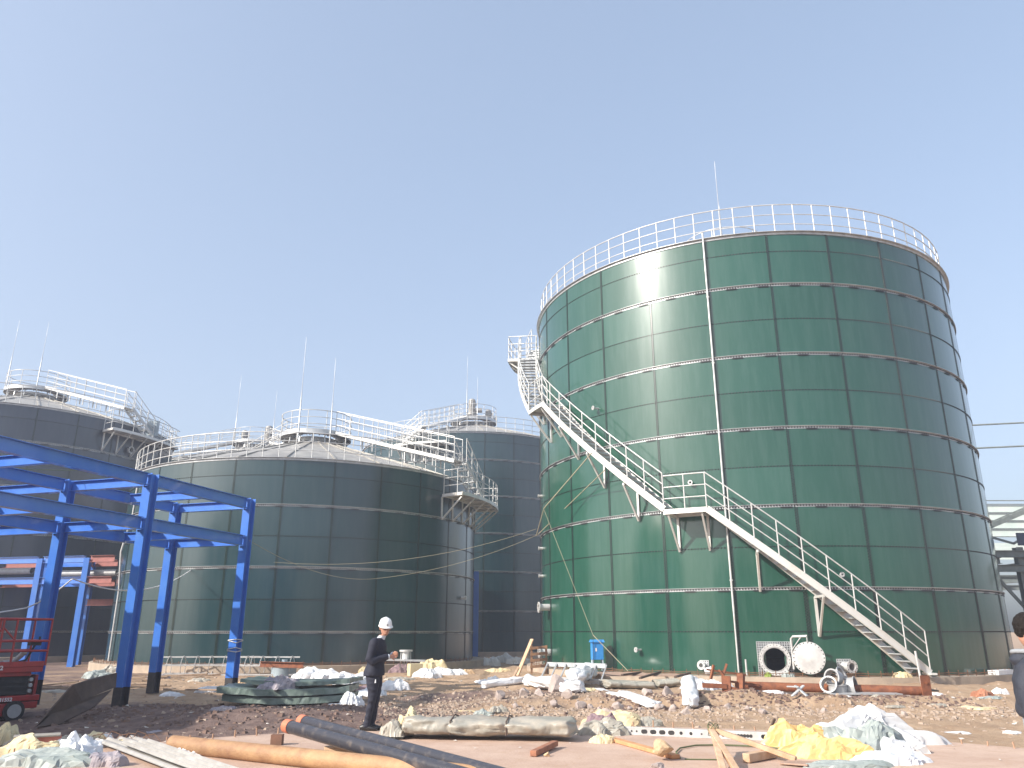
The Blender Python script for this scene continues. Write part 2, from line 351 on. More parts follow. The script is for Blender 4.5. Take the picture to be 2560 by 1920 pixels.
def tank(name, label, cx, cy, R, t0, ztop, white, green, vis, bolts=True, hole=None, ribs=True, zb=.35, group=None, posts=True):
    """a bolted-sheet tank; t0 = angle of one sheet seam, vis = arc (deg) that faces the photographer"""
    T = empty(name, (cx, cy, 0), 0, label, 'storage tank', group)
    N_ = 26; dt = 360 / N_; ns = 8
    m = MB(); nt = N_ * ns; zs = []
    z = zb
    while z < ztop - 1e-3: zs.append(z); z += .3 if z < 2.7 else .6
    zs.append(ztop)
    uvs = []
    for zz in zs:
        for i in range(nt): m.v.append(tuple(C(R, t0 + i * dt / ns, zz)))
    for j in range(len(zs) - 1):
        for i in range(nt):
            if hole:
                th = t0 + (i + .5) * dt / ns; th = (th + 180) % 360 - 180
                if abs(th - hole[0]) * rad(1) * R < .38 and abs((zs[j] + zs[j + 1]) / 2 - hole[1]) < .40 and hypot((th - hole[0]) * rad(1) * R, (zs[j] + zs[j + 1]) / 2 - hole[1]) < .36: continue
            k = (i + 1) % nt
            m.f.append((j * nt + i, j * nt + k, (j + 1) * nt + k, (j + 1) * nt + i)); m.sm.append(True)
            for a, zz in ((i, zs[j]), (i + 1, zs[j]), (i + 1, zs[j + 1]), (i, zs[j + 1])): uvs += [a * 2. / ns, zz - zb]
    sh = m.build('shell', green, T); ul = sh.data.uv_layers.new(name='UVMap'); ul.data.foreach_set('uv', uvs)
    # lapped edges with sealant, bolts
    lp = MB(); bo = MB(); levels = int((ztop - zb) / 1.2 + 1e-6)
    lo, hi = vis
    for i in range(N_):
        t = t0 + i * dt; tt = (t + 180) % 360 - 180
        if not (lo - 8 < tt < hi + 8): continue
        w0 = .085 if bolts == 2 else .05
        for (za, zc, w) in ((zb, zb + 2.4, w0 * 1.25), (zb + 2.4, zb + 6, w0), (zb + 6, ztop, w0 * .72)):
            if za >= ztop: continue
            lp.ring(R - .01, R + .006, za, min(zc, ztop), t - degrees(w / 2 / R), t + degrees(w / 2 / R), 1)
        if bolts:
            zz = zb + .05
            while zz < ztop - .05:
                cols = (-.048, 0, .048) if zz < zb + 2.4 else (-.032, .032) if zz < zb + 6 else (-.027, .027)
                for q, c in enumerate(cols):
                    p = C(R + .006, t + degrees(c / R), zz + (.04 if q % 2 else 0)); bolt(bo, p, C(1, t, 0), .0165, .02)
                zz += .08
    for k in range(1, levels + 1):
        zz = zb + 1.2 * k
        if zz > ztop - .1: continue
        lp.ring(R - .01, R + .004, zz - .007, zz + .007, 0, 360, 104)
        if bolts and k not in white:
            n = int(rad(hi - lo) * R / .1)
            for q in range(n): t = lo + (hi - lo) * q / n; bolt(bo, C(R + .004, t, zz), C(1, t, 0), .019, .022)
    lap = lp.build('sheet_lap', M_lap, T)
    if bolts: bo.build('bolt_row', M_bolt, T)
    # galvanised stiffener rings, one part each
    for k in white:
        zz = zb + 1.2 * k
        s = MB(); s.ring(R + .004, R + .012, zz - .045, zz + .035, 0, 360, 104); s.ring(R + .004, R + .06, zz + .035, zz + .043, 0, 360, 104)
        so = s.build('stiffener_ring', M_galv, T)
        b2 = MB()
        n = int(rad(hi - lo) * R / .085)
        for q in range(n):
            t = lo + (hi - lo) * q / n
            if bolts: bolt(b2, C(R + .012, t, zz - .004), C(1, t, 0), .021, .022)
        q = lo
        while q < hi:
            b2.ring(R + .012, R + .03, zz - .075, zz - .037, q, q + 2.3, 2); q += dt / 2
        b2.build('splice_plate', M_bolt, so)
    # top curb
    s = MB(); s.ring(R + .003, R + .014, ztop - .09, ztop, 0, 360, 104); s.ring(R - .12, R + .11, ztop, ztop + .012, 0, 360, 104)
    q = 0
    while q < 360: s.ring(R + .014, R + .03, ztop - .085, ztop - .01, q, q + 2.2, 1); q += 4.615 / 2
    s.build('top_curb', M_galv, T)
    # roof cone of radial sectors
    hubR, hz = 1.15, ztop + 2.35
    s = MB(); ro = []
    prof = [(R - .05, ztop + .013), (R * .78, ztop + .013 + (hz - ztop) * .26), (R * .55, ztop + (hz - ztop) * .52), (R * .32, ztop + (hz - ztop) * .78), (hubR, hz)]
    for a, (r0, z0) in enumerate(prof[:-1]):
        r1_, z1_ = prof[a + 1]
        for i in range(52):
            ta, tb = i * 360 / 52, (i + 1) * 360 / 52
            s.add([C(r0, ta, z0), C(r0, tb, z0), C(r1_, tb, z1_ + .04), C(r1_, ta, z1_ + .04)], [(0, 1, 2, 3)])
            if a: s.add([C(r0, ta, z0), C(r0, tb, z0), C(r0, tb, z0 + .04), C(r0, ta, z0 + .04)], [(0, 1, 2, 3)])
    rf = s.build('roof', M_roof, T)
    rr_ = MB()
    for i in range(26):
        ta = t0 + i * dt
        for a in range(4):
            r0, z0 = prof[a]; r1_, z1_ = prof[a + 1]
            rr_.bar(C(r0, ta, z0 + .04), C(r1_, ta, z1_ + .06), .09, .05)
    rr_.build('roof_rib', M_roof, rf)
    s = MB(); s.ring(hubR - .1, hubR + .02, hz - .1, hz + .12, 0, 360, 40); s.ring(hubR - .05, hubR, hz + .12, ztop + 2.62, 0, 360, 20)
    s.v and s.add([C(hubR - .02, i * 15, ztop + 2.60) for i in range(24)], [tuple(range(24))])
    s.build('roof_hub', M_galv, T)
    # ring platform round the hub
    pz = ztop + 2.78; PR = 1.78
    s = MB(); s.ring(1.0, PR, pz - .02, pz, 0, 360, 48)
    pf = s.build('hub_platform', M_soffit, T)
    s = MB(); s.ring(PR, PR + .012, pz - .13, pz + .09, 0, 360, 48)
    for i in range(16): s.bar(C(1.1, i * 22.5, pz - .06), C(PR - .02, i * 22.5, pz - .06), .05, .07)
    for i in range(16):
        s.bar(C(1.55, i * 22.5 + 8, pz - .1), C(1.62, i * 22.5 + 8, pz - .62), .045, .045)
    s.build('platform_frame', M_galv, pf)
    # railings: rim and hub
    if posts:
        railing(T, arcpts(R - .1, 0, 356, ztop, n=78), 1.1, (R - .1) * 2 * pi / 78, closed=True)
        railing(T, arcpts(PR - .02, 0, 350, pz, n=36), 1.05, .95, closed=True, postname='hub_railing_post')
    return T, pz

def rod(T, t, z0, z1, R=1.8, lean=(0, 0)):
    m = MB(); p = C(R, t, z0); q = C(R, t, z1) + V((lean[0], lean[1], 0))
    m.tube([p, p + (q - p) * .45, p + (q - p) * .452, q], [.034, .03, .017, .008], 6)
    return m.build('lightning_rod', M_galv, T)

def footing(name, label, cx, cy, R0, R1, zt_, vis, stubs=True, group=None, bars=True):
    m = MB(); m.ring(R0, R1, -.3, zt_, 0, 360, 160)
    o = m.build(name, M_conc, None, (cx, cy, 0)); tag(o, label, 'tank footing', group)
    # steel base angle and its anchor bolts
    if bars:
        b2 = MB()
        for r, z in ((R1 - .16, zt_ + .10), (R1 - .20, zt_ + .035), (R0 + .28, zt_ + .05)):
            pts = arcpts(r, vis[0], vis[1], z, n=90)
            pts = [p + V((0, 0, .012 * sin(i * 1.7))) for i, p in enumerate(pts)]
            b2.tube(pts, .009, 5)
        b2.build('hoop_rebar', M_rebar, o)
    if stubs:
        s = MB(); s.tube([(0, 0, -.02), (0, 0, .17)], .011, 5); p0 = None; n = int((vis[1] - vis[0]) * rad(1) * R1 / .36); n = min(n, 98)
        for i in range(n):
            p = C(R1 - .17, vis[0] + (vis[1] - vis[0]) * i / n, zt_)
            if p0 is None: p0 = s.build('rebar_stub', M_rebar, o, p)
            else: inst(p0, o, p, (random.uniform(-.12, .12), random.uniform(-.12, .12), 0))
    return o

# --- the big tank on the right
B = (9.4876, 31.545); BT0 = degrees(-0.36425)
T1, pz1 = tank('storage_tank', 'tall glossy green bolted tank with a zigzag staircase, largest, on the right', *B, 8.3055, BT0, 14.25, (2, 4, 6, 8, 10), M_green, (-100, 75), bolts=2, hole=(-14.0, .80))
footing('tank_footing', 'tan concrete ring footing with rusty rebar under the big right tank', *B, 8.25, 8.92, .35, (-84, 60))
rod(T1, -17.8, 17.0, 21.33); rod(T1, -16.9, 17.0, 19.3, 1.5)

# zigzag stair that climbs round it
RI, RO = 8.46, 9.22
def flight(par, ta, za, tb, zb_, nst, RI=RI, RO=RO, posts=True, foot=False, inner=False):
    fl = None; n = 14
    for R in (RI, RO):
        s = MB()
        for i in range(n):
            a, c = i / n, (i + 1) / n
            p = C(R, ta + (tb - ta) * a, za + (zb_ - za) * a); q = C(R, ta + (tb - ta) * c, za + (zb_ - za) * c)
            s.bar(p, q, .012, .2); s.bar(p + V((0, 0, .1)), q + V((0, 0, .1)), .05, .01); s.bar(p - V((0, 0, .1)), q - V((0, 0, .1)), .05, .01)
        fl = s.build('stringer', M_stair, par)
    tr = MB(); k = 1 if tb > ta else -1; w = .25
    c0 = (RI + RO) / 2
    tr.box((0, 0, 0), (w * .95, RO - RI - .03, .03)); tr.box((w * .45, 0, -.02), (.012, RO - RI - .03, .06))
    t_ = None
    for i in range(nst):
        a = (i + .5) / nst; th = ta + (tb - ta) * a; p = C(c0, th, za + (zb_ - za) * a + .02)
        if t_ is None: t_ = tr.build('tread', M_galv, par, p, (0, 0, rad(th)))
        else: inst(t_, par, p, (0, 0, rad(th)))
    pts = [C(RO, ta + (tb - ta) * i / n, za + (zb_ - za) * i / n + .1) for i in range(n + 1)]
    railing(par, pts, 1.0, .8)
    if inner: railing(par, [C(RI, ta + (tb - ta) * i / n, za + (zb_ - za) * i / n + .1) for i in range(n + 1)], 1.0, .8)
    return fl
def landing(par, ta, tb, z, RI=RI, RO=RO, ends=(True, True), brackets=(), drop=1.05, openend=None):
    s = MB(); s.ring(RI - .05, RO, z - .03, z, ta, tb, 8); s.ring(RO, RO + .012, z - .13, z + .02, ta, tb, 8); s.ring(RI - .06, RI - .05, z - .13, z, ta, tb, 8)
    for t in (ta, tb): s.bar(C(RI - .05, t, z - .08), C(RO, t, z - .08), .05, .12)
    fl = s.build('landing', M_stair, par)
    pts = arcpts(RO - .02, ta, tb, z, n=8)
    if ends[0]: pts = [C(RI + .02, ta, z)] + pts
    if ends[1]: pts = pts + [C(RI + .02, tb, z)]
    railing(par, pts, 1.05, .72)
    for t in brackets: bracket(par, t, z - .12, drop, RI, RO)
    return fl
def bracket(par, t, z, drop, RI=RI, RO=RO, mt=None):
    s = MB(); w = R_wall = RI - .12
    s.bar(C(w, t, z), C(w, t, z - drop), .07, .06, up=C(1, t, 0)); s.bar(C(w, t, z), C(RO - .03, t, z), .06, .07); s.bar(C(w + .02, t, z - drop), C(RO - .06, t, z - .04), .055, .055)
    return s.build('bracket', mt or M_stair, par)
ST = MB().box((0, 0, -50), (.001, .001, .001)) and None
stair = MB(); stair.box((9.13 * sin(rad(11.9)), -9.13 * cos(rad(11.9)), .46), (.16, .5, .05))
stair = stair.build('staircase', M_stair, T1)      # its foot plate; everything else of the stair hangs under it
flight(stair, 11.7, .47, -23.8, 5.02, 24)
landing(stair, -31.9, -23.8, 5.06, ends=(False, False), brackets=(-31.2, -24.8))
flight(stair, -31.9, 5.10, -65.2, 9.58, 24)
landing(stair, -73.5, -65.2, 9.62, ends=(False, False), brackets=(-73.1, -66.4))
flight(stair, -73.5, 9.66, -97.5, 13.1, 17, inner=True)
landing(stair, -107, -97.5, 13.15, RO=9.75, ends=(True, True), brackets=(-106, -102, -98))
flight(stair, -104, 13.2, -110, 14.2, 6, RI=8.5, RO=9.1, inner=True)
for t, z, m_ in ((-15.6, 3.85, M_stair), (-5.25, 2.6, M_stair), (-49.5, 7.35, M_stair), (-40.4, 6.12, M_stair), (-58.4, 8.55, M_stair), (-80, 10.6, M_stair), (-88, 11.75, M_stair)):
    bracket(stair, t, z - .1, 1.08, mt=m_)
# leg by the stair's foot
s = MB(); s.tube([C(9.3, 9.3, .15), C(9.3, 9.0, 1.05)], .03, 8); s.build('stair_prop', M_white, T1)
# downpipe, stub
s = MB(); s.tube([C(8.40, BT0 - .15, .42), C(8.40, BT0 - .15, 2.1)], .026, 8); s.tube([C(8.40, BT0 - .15, 2.1), C(8.40, BT0 - .15, 14.45)], .031, 8)
for z in (3, 5.2, 7.5, 9.8, 12.1): s.bar(C(8.31, BT0 - .15, z), C(8.42, BT0 - .15, z), .09, .03)
s.build('downpipe', M_white, T1)
s = MB(); s.tube([C(8.55, BT0 + 1.4, .36), C(8.55, BT0 + 1.4, .80)], .028, 8); s.build('pipe_stub', M_white, T1)

def cylX(m, p, d, r0, r1, n=28, sm=True): m.tube([p, p + d], [r0, r1], n, smooth=sm)
def nozzle(T, R, t, z, rf, rp, out, plate=None, wall=M_white, aim=0., hollow=True):
    o = MB(); nrm = C(1, t, 0); tan = V((cos(rad(t)), sin(rad(t)), 0)); d = (nrm + tan * aim).normalized(); p = C(R, t, z)
    o.pipe(p - nrm * .02, p + d * out, rp, rp * .86, 20); o.pipe(p + d * (out - .03), p + d * out, rf, rp * .86, 28)
    nz = o.build('nozzle', wall, T)
    bb = MB()
    for k in range(8):
        a = k * pi / 4 + .3; u = d.cross(V((0, 0, 1))).normalized(); w = V((0, 0, 1)); q = p + d * out + (u * cos(a) + w * sin(a)) * (rf * .5 + rp * .5)
        bolt(bb, q, d, rf * .07, .008)
    if plate:
        pm = MB(); M = Matrix.Translation(p) @ Matrix.Rotation(rad(t), 4, 'Z')
        pm.box((0, -.012, 0), (plate, .016, plate), M=M); pl_ = pm.build('backing_plate', M_galv, nz)
        n = max(4, int(plate / .062))
        for i in range(n):
            for j in range(n):
                x = (i + .5) / n * plate - plate / 2; zz = (j + .5) / n * plate - plate / 2
                if hypot(x, zz) > rp + .02: bolt(bb, M @ V((x, -.021, zz)), nrm, .013, .014)
    join(pl_ if plate else nz, bb.build('flange_bolt', M_bolt, nz))
    bk = MB(); n_ = 20; u = d.cross(V((0, 0, 1))).normalized(); w = V((0, 0, 1)); q0 = p + nrm * .01
    bk.add([q0 + (u * cos(2 * pi * k / n_) + w * sin(2 * pi * k / n_)) * rp * .9 for k in range(n_)], [tuple(range(n_))]); bk.build('bore_shade', M_inner, nz)  # near-black disc paints the shade inside the pipe
    return nz
nozzle(T1, 8.31, -27.7, .62, .125, .075, .22, .27, aim=-.25)
nozzle(T1, 8.31, -1.2, .62, .175, .12, .36, .40, aim=.28)
nozzle(T1, 8.31, -77.5, 2.40, .19, .12, .42, None)
nozzle(T1, 8.31, -77.5, .84, .19, .12, .42, None)
nozzle(T1, 8.31, -41.6, 1.02, .075, .025, .22, None, aim=-.3)
nozzle(T1, 8.31, -27.8, 5.98, .075, .04, .14, None)
nozzle(T1, 8.31, .3, 3.12, .07, .03, .14, None)
nozzle(T1, 8.31, -51.0, 9.0, .075, .03, .24, None, aim=-.2)
for z in (4.65, 3.6, 6.7): nozzle(T1, 8.31, -86, z, .07, .05, .17, None)
# manway: plate with bolts, open neck, cover swung aside on its davit
p = C(8.31, -14.0, .80); nrm = C(1, -14.0, 0); M = Matrix.Translation(p) @ Matrix.Rotation(rad(-14.0), 4, 'Z')
m = MB(); s_ = .48; n = 40; RN = .335
vs = []
for i in range(n):
    a = 2 * pi * i / n; c, d_ = cos(a), sin(a); k = s_ / max(abs(c), abs(d_))
    vs += [M @ V((RN * c, -.03, RN * d_)), M @ V((k * c, -.03, k * d_)), M @ V((k * c, .06, k * d_))]
m.add(vs, [(3 * i, 3 * i + 1, 3 * ((i + 1) % n) + 1, 3 * ((i + 1) % n)) for i in range(n)] + [(3 * i + 1, 3 * i + 2, 3 * ((i + 1) % n) + 2, 3 * ((i + 1) % n) + 1) for i in range(n)])
mw = m.build('manway', M_galv, T1)
m = MB(); dd = (nrm + V((-.10, 0, 0))).normalized(); q = p + nrm * .02
m.pipe(q, q + dd * .24, .345, .31, 48); m.pipe(q + dd * .21, q + dd * .24, .425, .31, 48); m.build('manway_neck', M_white, mw)
m = MB()
for i in range(15):
    for j in range(15):
        x, z = (i - 7) * .064, (j - 7) * .064
        if hypot(x, z) > .40: bolt(m, M @ V((x, -.031, z)), nrm, .017, .02)
for k in range(28):
    a = 2 * pi * k / 28; u = dd.cross(V((0, 0, 1))).normalized(); w = u.cross(dd); bolt(m, q + dd * .24 + (u * cos(a) + w * sin(a)) * .39, dd, .011, .008)
join(mw, m.build('plate_bolt', M_bolt, mw))
pc = C(8.85, -8.4, .86); dc = (C(1, -8.4, 0) + V((-.25, -.1, .05))).normalized(); u = dc.cross(V((0, 0, 1))).normalized(); w = u.cross(dc)
m = MB(); m.tube([pc - dc * .02, pc, pc + dc * .035], [.425, .425, .04], 48, smooth=False); cv = m.build('manway_cover', M_white, mw)
m = MB()
for k in range(24): a = 2 * pi * k / 24; bolt(m, pc + (u * cos(a) + w * sin(a)) * .395 + dc * .004, dc, .014, .012)
join(cv, m.build('cover_bolt', M_bolt, cv))
e0 = C(8.62, -10.95, .55); e1 = C(8.62, -10.95, 1.42); e2 = pc + V((0, 0, .57))
m = MB(); m.tube([e0, e1 - V((0, 0, .06)), e1 + (e2 - e1).normalized() * .06, e2], .033, 10)
m.tube([e2 + V((0, 0, .04)), pc + V((0, 0, .40))], .014, 8); m.bar(e1 + (e2 - e1) * .62 - V((0, 0, .03)), e0 + (e1 - e0) * .58, .07, .02)
m.build('cover_davit', M_white, mw)

# --- the three or four tanks behind
def walkway(T, tA, zA, tB, zB, R0=1.78, R1=8.75, w=.7):
    a, b2 = C(R0, tA, zA), C(R1, tB, zB); d = (b2 - a); dn = V((d.x, d.y, 0)).normalized(); sd = V((dn.y, -dn.x, 0))
    s = MB()
    for k in (-1, 1): s.bar(a + sd * k * w / 2 - V((0, 0, .07)), b2 + sd * k * w / 2 - V((0, 0, .07)), .05, .16)
    s.bar(a, b2, w - .06, .03)
    n = 6
    for i in range(1, n):
        q = a + d * (i / n)
        for k in (-1, 1): s.bar(q + sd * k * w / 2 - V((0, 0, .1)), q + sd * k * w / 2 - V((0, 0, .55)), .05, .05)
    wk = s.build('roof_walkway', M_white, T)
    for k in (-1, 1): railing(wk, [a + sd * k * w / 2, b2 + sd * k * w / 2], 1.05, .95)
    return a, b2, sd
def stepdown(par, p, q, w=.65, n=5):
    s = MB(); d = V((q.x - p.x, q.y - p.y, 0)).normalized(); sd = V((d.y, -d.x, 0))
    for k in (-1, 1): s.bar(p + sd * k * w / 2, q + sd * k * w / 2, .04, .16)
    for i in range(n): c = p + (q - p) * ((i + .5) / n); s.bar(c - sd * w / 2, c + sd * w / 2, .2, .03)
    st = s.build('access_steps', M_white, par)
    for k in (-1, 1): railing(st, [p + sd * k * w / 2, q + sd * k * w / 2], 1.05, .6)

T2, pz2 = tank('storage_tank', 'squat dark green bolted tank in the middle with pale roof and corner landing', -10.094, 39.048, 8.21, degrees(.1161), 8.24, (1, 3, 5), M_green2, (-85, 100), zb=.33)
footing('tank_footing', 'concrete ring footing with upright rebar under the squat middle tank', -10.094, 39.048, 8.1, 8.8, .33, (-70, 75))
rod(T2, -13.6, 10.55, 15.9); rod(T2, 37, 10.55, 14.9)
a, b2, sd = walkway(T2, 56, pz2 + .02, 61, 8.95)
landing(T2, 57.5, 91, 7.40, RI=8.35, RO=9.4, ends=(True, True), brackets=(58, 64, 71, 78, 84, 90), drop=1.0)
stepdown(T2, b2 + V((.1, 0, -.05)), C(8.95, 70.5, 7.5), n=6)
# second roof walkway towards the tank behind
walkway(T2, -120, pz2, -118, 8.6, R1=8.6)
s = MB(); s.tube([C(8.23, -52, .4), C(8.23, -52, 3.2), C(8.4, -51.2, 4.8), C(8.23, -49, 6.3), C(8.25, -47.5, 8.3)], .045, 8); s.build('white_hose', M_white, T2)
nozzle(T2, 8.22, 72, 3.0, .1, .06, .2)

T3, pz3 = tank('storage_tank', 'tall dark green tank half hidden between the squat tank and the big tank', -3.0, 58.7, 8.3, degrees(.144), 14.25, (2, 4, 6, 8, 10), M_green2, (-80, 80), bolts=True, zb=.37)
footing('tank_footing', 'shaded concrete footing of the tall tank behind the gap', -3.0, 58.7, 8.2, 8.9, .36, (-60, 60), stubs=False, bars=False)
rod(T3, -14, pz3, 21.9); rod(T3, 12, pz3, 20.2)
a, b2, sd = walkway(T3, -24, pz3 + .02, -19.5, 14.6)
landing(T3, -31, -8, 13.42, RI=8.45, RO=9.35, brackets=(-30.5, -25, -20, -14, -8.5), drop=1.05)
stepdown(T3, b2 + V((0, 0, -.05)), C(8.95, -28, 13.5), n=6)

T4, pz4 = tank('storage_tank', 'dark green haze-tinted tank at the left edge seen over the blue steelwork', -30.09, 47.23, 8.3, degrees(.592), 13.1, (1, 3, 5, 7, 9), M_haze_green, (-60, 110), bolts=True)
footing('tank_footing', 'shaded concrete footing of the left tank behind the steelwork', -30.09, 47.23, 8.2, 8.9, .35, (-20, 80), stubs=False, bars=False)
rod(T4, -35, pz4, 20.3); rod(T4, 30, pz4, 20.2)
a, b2, sd = walkway(T4, 55, pz4 + .1, 65, 13.9, R1=8.7)
landing(T4, 57, 90, 12.4, RI=8.45, RO=9.4, brackets=(58, 64, 71, 78, 85), drop=1.05)
stepdown(T4, b2 + V((0, 0, -.05)), C(8.95, 75, 12.5), n=6)
s = MB(); s.box(tuple(C(9.2, 74, 13.0)), (.7, .1, .9)); s.build('control_box', M_tub, T4)
nozzle(T4, 8.31, 70, 11.6, .22, .15, .2)

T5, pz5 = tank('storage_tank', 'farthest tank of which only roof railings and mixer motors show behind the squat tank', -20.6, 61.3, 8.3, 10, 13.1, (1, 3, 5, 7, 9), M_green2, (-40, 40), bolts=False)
footing('tank_footing', 'footing of the farthest tank', -20.6, 61.3, 8.2, 8.9, .35, (-20, 20), stubs=False, bars=False)
rod(T5, -50, pz5, 21.4); rod(T5, 60, pz5, 20.2)
walkway(T5, 60, pz5 + .02, 62, 13.7); walkway(T5, -60, pz5 + .02, -62, 13.7)
# tank outside the frame whose shadow falls over the left of the site
T6, pz6 = tank('storage_tank', 'tank standing out of view to the left of the site', -25.6, 8.9, 8.3, 10, 8.24, (1, 3, 5), M_green2, (0, 1), bolts=False, posts=False)

def motor(T, x, y, z, s=1.):
    m = MB(); m.tube([(x, y, z), (x, y, z + .16 * s)], .30 * s, 20); m.tube([(x, y, z + .16 * s), (x, y, z + .42 * s)], [.2 * s, .26 * s], 16)
    mo = m.build('mixer_gearbox', M_motor, T)
    m = MB(); m.tube([(x, y, z + .42 * s), (x, y, z + .5 * s), (x, y, z + 1.0 * s), (x, y, z + 1.06 * s)], [.16 * s, .2 * s, .2 * s, .12 * s], 18)
    for k in range(14):
        a = 2 * pi * k / 14; m.box((x + .21 * s * cos(a), y + .21 * s * sin(a), z + .74 * s), (.03, .03, .42 * s))
    m.tube([(x + .1 * s, y, z + .3 * s), (x + .62 * s, y, z + .34 * s)], .15 * s, 12); m.box((x + .24 * s, y, z + .72 * s), (.12, .16, .16))
    m.build('motor_housing', M_motor, mo)
motor(T3, -.1, -.5, pz3 + .45, 1.25); motor(T3, 1.15, .4, pz3 - .0, 1.1)
motor(T5, -.9, -.3, pz5 - .1, 1.15); motor(T5, .9, .1, pz5 + .1, 1.4)

# ------------------------------------------------------------------ blue pipe rack
C1 = V((-8.34, 17.85, 0)); C2 = V((-7.20, 21.37, 0)); ra = (C2 - C1).normalized(); rb_ = V((-ra.y, ra.x, 0))
rack = empty('pipe_rack', C1, 0, 'blue painted open steel frame of columns and double beams at the left', 'steel frame')
W2 = 2.43; RH = 5.03; LOW = 4.02; BD = .27
def rcol(par, q, z0, z1, mt=M_blue, w=.23, base=True):
    s = MB(); s.hbeam(q + V((0, 0, z0 + .42)), q + V((0, 0, z1)), w, w, .016, up=ra); c = s.build('column', mt, par)
    if base:
        s = MB(); s.hbeam(q + V((0, 0, z0 - .1)), q + V((0, 0, z0 + .42)), w, w, .018, up=ra); s.build('column_foot', M_blackpr, c)
    s = MB()
    for z in (LOW, RH):
        for k in (-1, 1):
            for j in range(3): s.box(tuple(q + ra * k * (w / 2 + .004) + rb_ * .06 + V((0, 0, z - .1 - .1 * j))), (.03, .03, .03))
    s.build('bolt_head', M_blackpr, c)
    return c
def rbeam(par, p, q, z, mt=M_blue, w=.17, d=BD):
    s = MB(); s.hbeam(p + V((0, 0, z - d / 2)), q + V((0, 0, z - d / 2)), w, d, .014)
    n = max(1, int((q - p).length / 1.6)); dn = (q - p).normalized(); sd = V((dn.y, -dn.x, 0))
    for i in range(1, n + 1):
        c = p + (q - p) * (i / (n + 1))
        s.bar(c + V((0, 0, z - d + .02)), c + V((0, 0, z - .02)), .012, w * .94, up=dn)
    return s.build('beam', mt, par)
Z0 = V((0, 0, 0))
cols = []
BAY = {-1: -5.4, 0: 0., 1: 3.7}
for i in (-1, 0, 1):
    for j in (0, 1, 2):
        if i == 1 and j == 2: continue
        q = ra * BAY[i] + rb_ * (W2 * j * (1 if j < 2 else 1.45)); cols.append(q)
        if not (i == -1 and j == 0): rcol(rack, q, 0.0 if j == 0 else .1, RH)
        else: rcol(rack, q, 0, RH)
hb = .14
for j in (0, 1, 2):
    off = rb_ * (W2 * j * (1 if j < 2 else 1.45))
    for i in ((-1, 0) if j < 2 else (-1,)):
        for z in (RH - .01, LOW):
            rbeam(rack, off + ra * (BAY[i] + hb), off + ra * (BAY[i + 1] - hb), z)
for i in (-1, 0, 1):
    for z in (RH - .05, LOW - .02):
        rbeam(rack, ra * BAY[i] + rb_ * hb, ra * BAY[i] + rb_ * (W2 - hb), z, d=.23)
        if i < 1: rbeam(rack, ra * BAY[i] + rb_ * (W2 + hb), ra * BAY[i] + rb_ * (W2 * 2.9 - hb), z, d=.23)
for f in (.5,):
    for z in (RH - .06, LOW - .04):
        rbeam(rack, ra * (-5.4 * f) + rb_ * hb * .8, ra * (-5.4 * f) + rb_ * (W2 - hb * .8), z, d=.22, w=.14)
        rbeam(rack, ra * (3.70 * f) + rb_ * hb * .8, ra * (3.70 * f) + rb_ * (W2 - hb * .8), z, d=.22, w=.14)
# wire tied round the right column
wq = C2 + ra * .0; s = MB()
for k, z in enumerate((1.05, 1.16, 1.27, 1.36)):
    zz = [.03, -.05, .06, -.02][k]
    P_ = [wq + ra * a * .13 + rb_ * c * .13 + V((0, 0, z + zz * d_)) for a, c, d_ in ((-1, -1, 0), (1, -1, 1), (1, 1, 0), (-1, 1, 1))]
    s.tube(P_, .012, 5, closed=True)
tag(s.build('tie_wire', M_white), 'white wire wound round the rightmost blue column', 'wire')

# older steelwork behind with red primed beams
rk2 = empty('pipe_rack', (-19.6, 36.8, 0), 0, 'distant blue columns with red primed beams in front of the left tank', 'steel frame')
q0 = V((0, 0, 0)); u2 = V((-.98, .2, 0)).normalized(); v2 = V((-.39, .92, 0)).normalized()
for a in (0, 2.5, 6.5):
    for c in (0, 2.7):
        q = u2 * a + v2 * c; s = MB(); s.hbeam(q + V((0, 0, .05)), q + V((0, 0, 4.8)), .26, .26, .02, up=V((0, 1, 0))); s.build('column', M_blue, rk2)
for c in (0, 2.7):
    for z in (4.75, 3.8):
        s = MB(); s.hbeam(u2 * -1.4 + v2 * c + V((0, 0, z)), u2 * -.15 + v2 * c + V((0, 0, z)), .2, .3); s.build('beam', M_redpr, rk2)
        s = MB(); s.hbeam(u2 * .15 + v2 * c + V((0, 0, z)), u2 * 2.35 + v2 * c + V((0, 0, z)), .2, .3); s.build('beam', M_blue, rk2)
        s = MB(); s.hbeam(u2 * 2.65 + v2 * c + V((0, 0, z)), u2 * 6.35 + v2 * c + V((0, 0, z)), .2, .3); s.build('beam', M_blue if c == 0 else M_redpr, rk2)
s = MB(); s.hbeam(u2 * -1.6 + v2 * 1.2 + V((0, 0, 2.85)), u2 * -.2 + v2 * 1.2 + V((0, 0, 2.85)), .25, .28); s.build('beam', M_redpr, rk2)
for a in (0, 2.5, 6.5):
    for z in (4.7, 3.75):
        s = MB(); s.hbeam(u2 * a + v2 * .15 + V((0, 0, z)), u2 * a + v2 * 2.55 + V((0, 0, z)), .2, .26); s.build('beam', M_redpr if a == 0 else M_blue, rk2)
for nm, (x0, x1), z, lab in (('grey_pipe', (-1.6, 1.9), 4.15, 'short grey pipe lying on the distant steelwork beside the squat tank'), ('grey_pipe', (3.0, 9.0), 4.3, 'long grey pipe lying on the distant steelwork at the frame edge')):
    s = MB(); s.pipe(rk2.location + u2 * x0 + v2 * .6 + V((0, 0, z)), rk2.location + u2 * x1 + v2 * .6 + V((0, 0, z)), .15, .135); o = s.build(nm, M_grey); tag(o, lab, 'pipe')
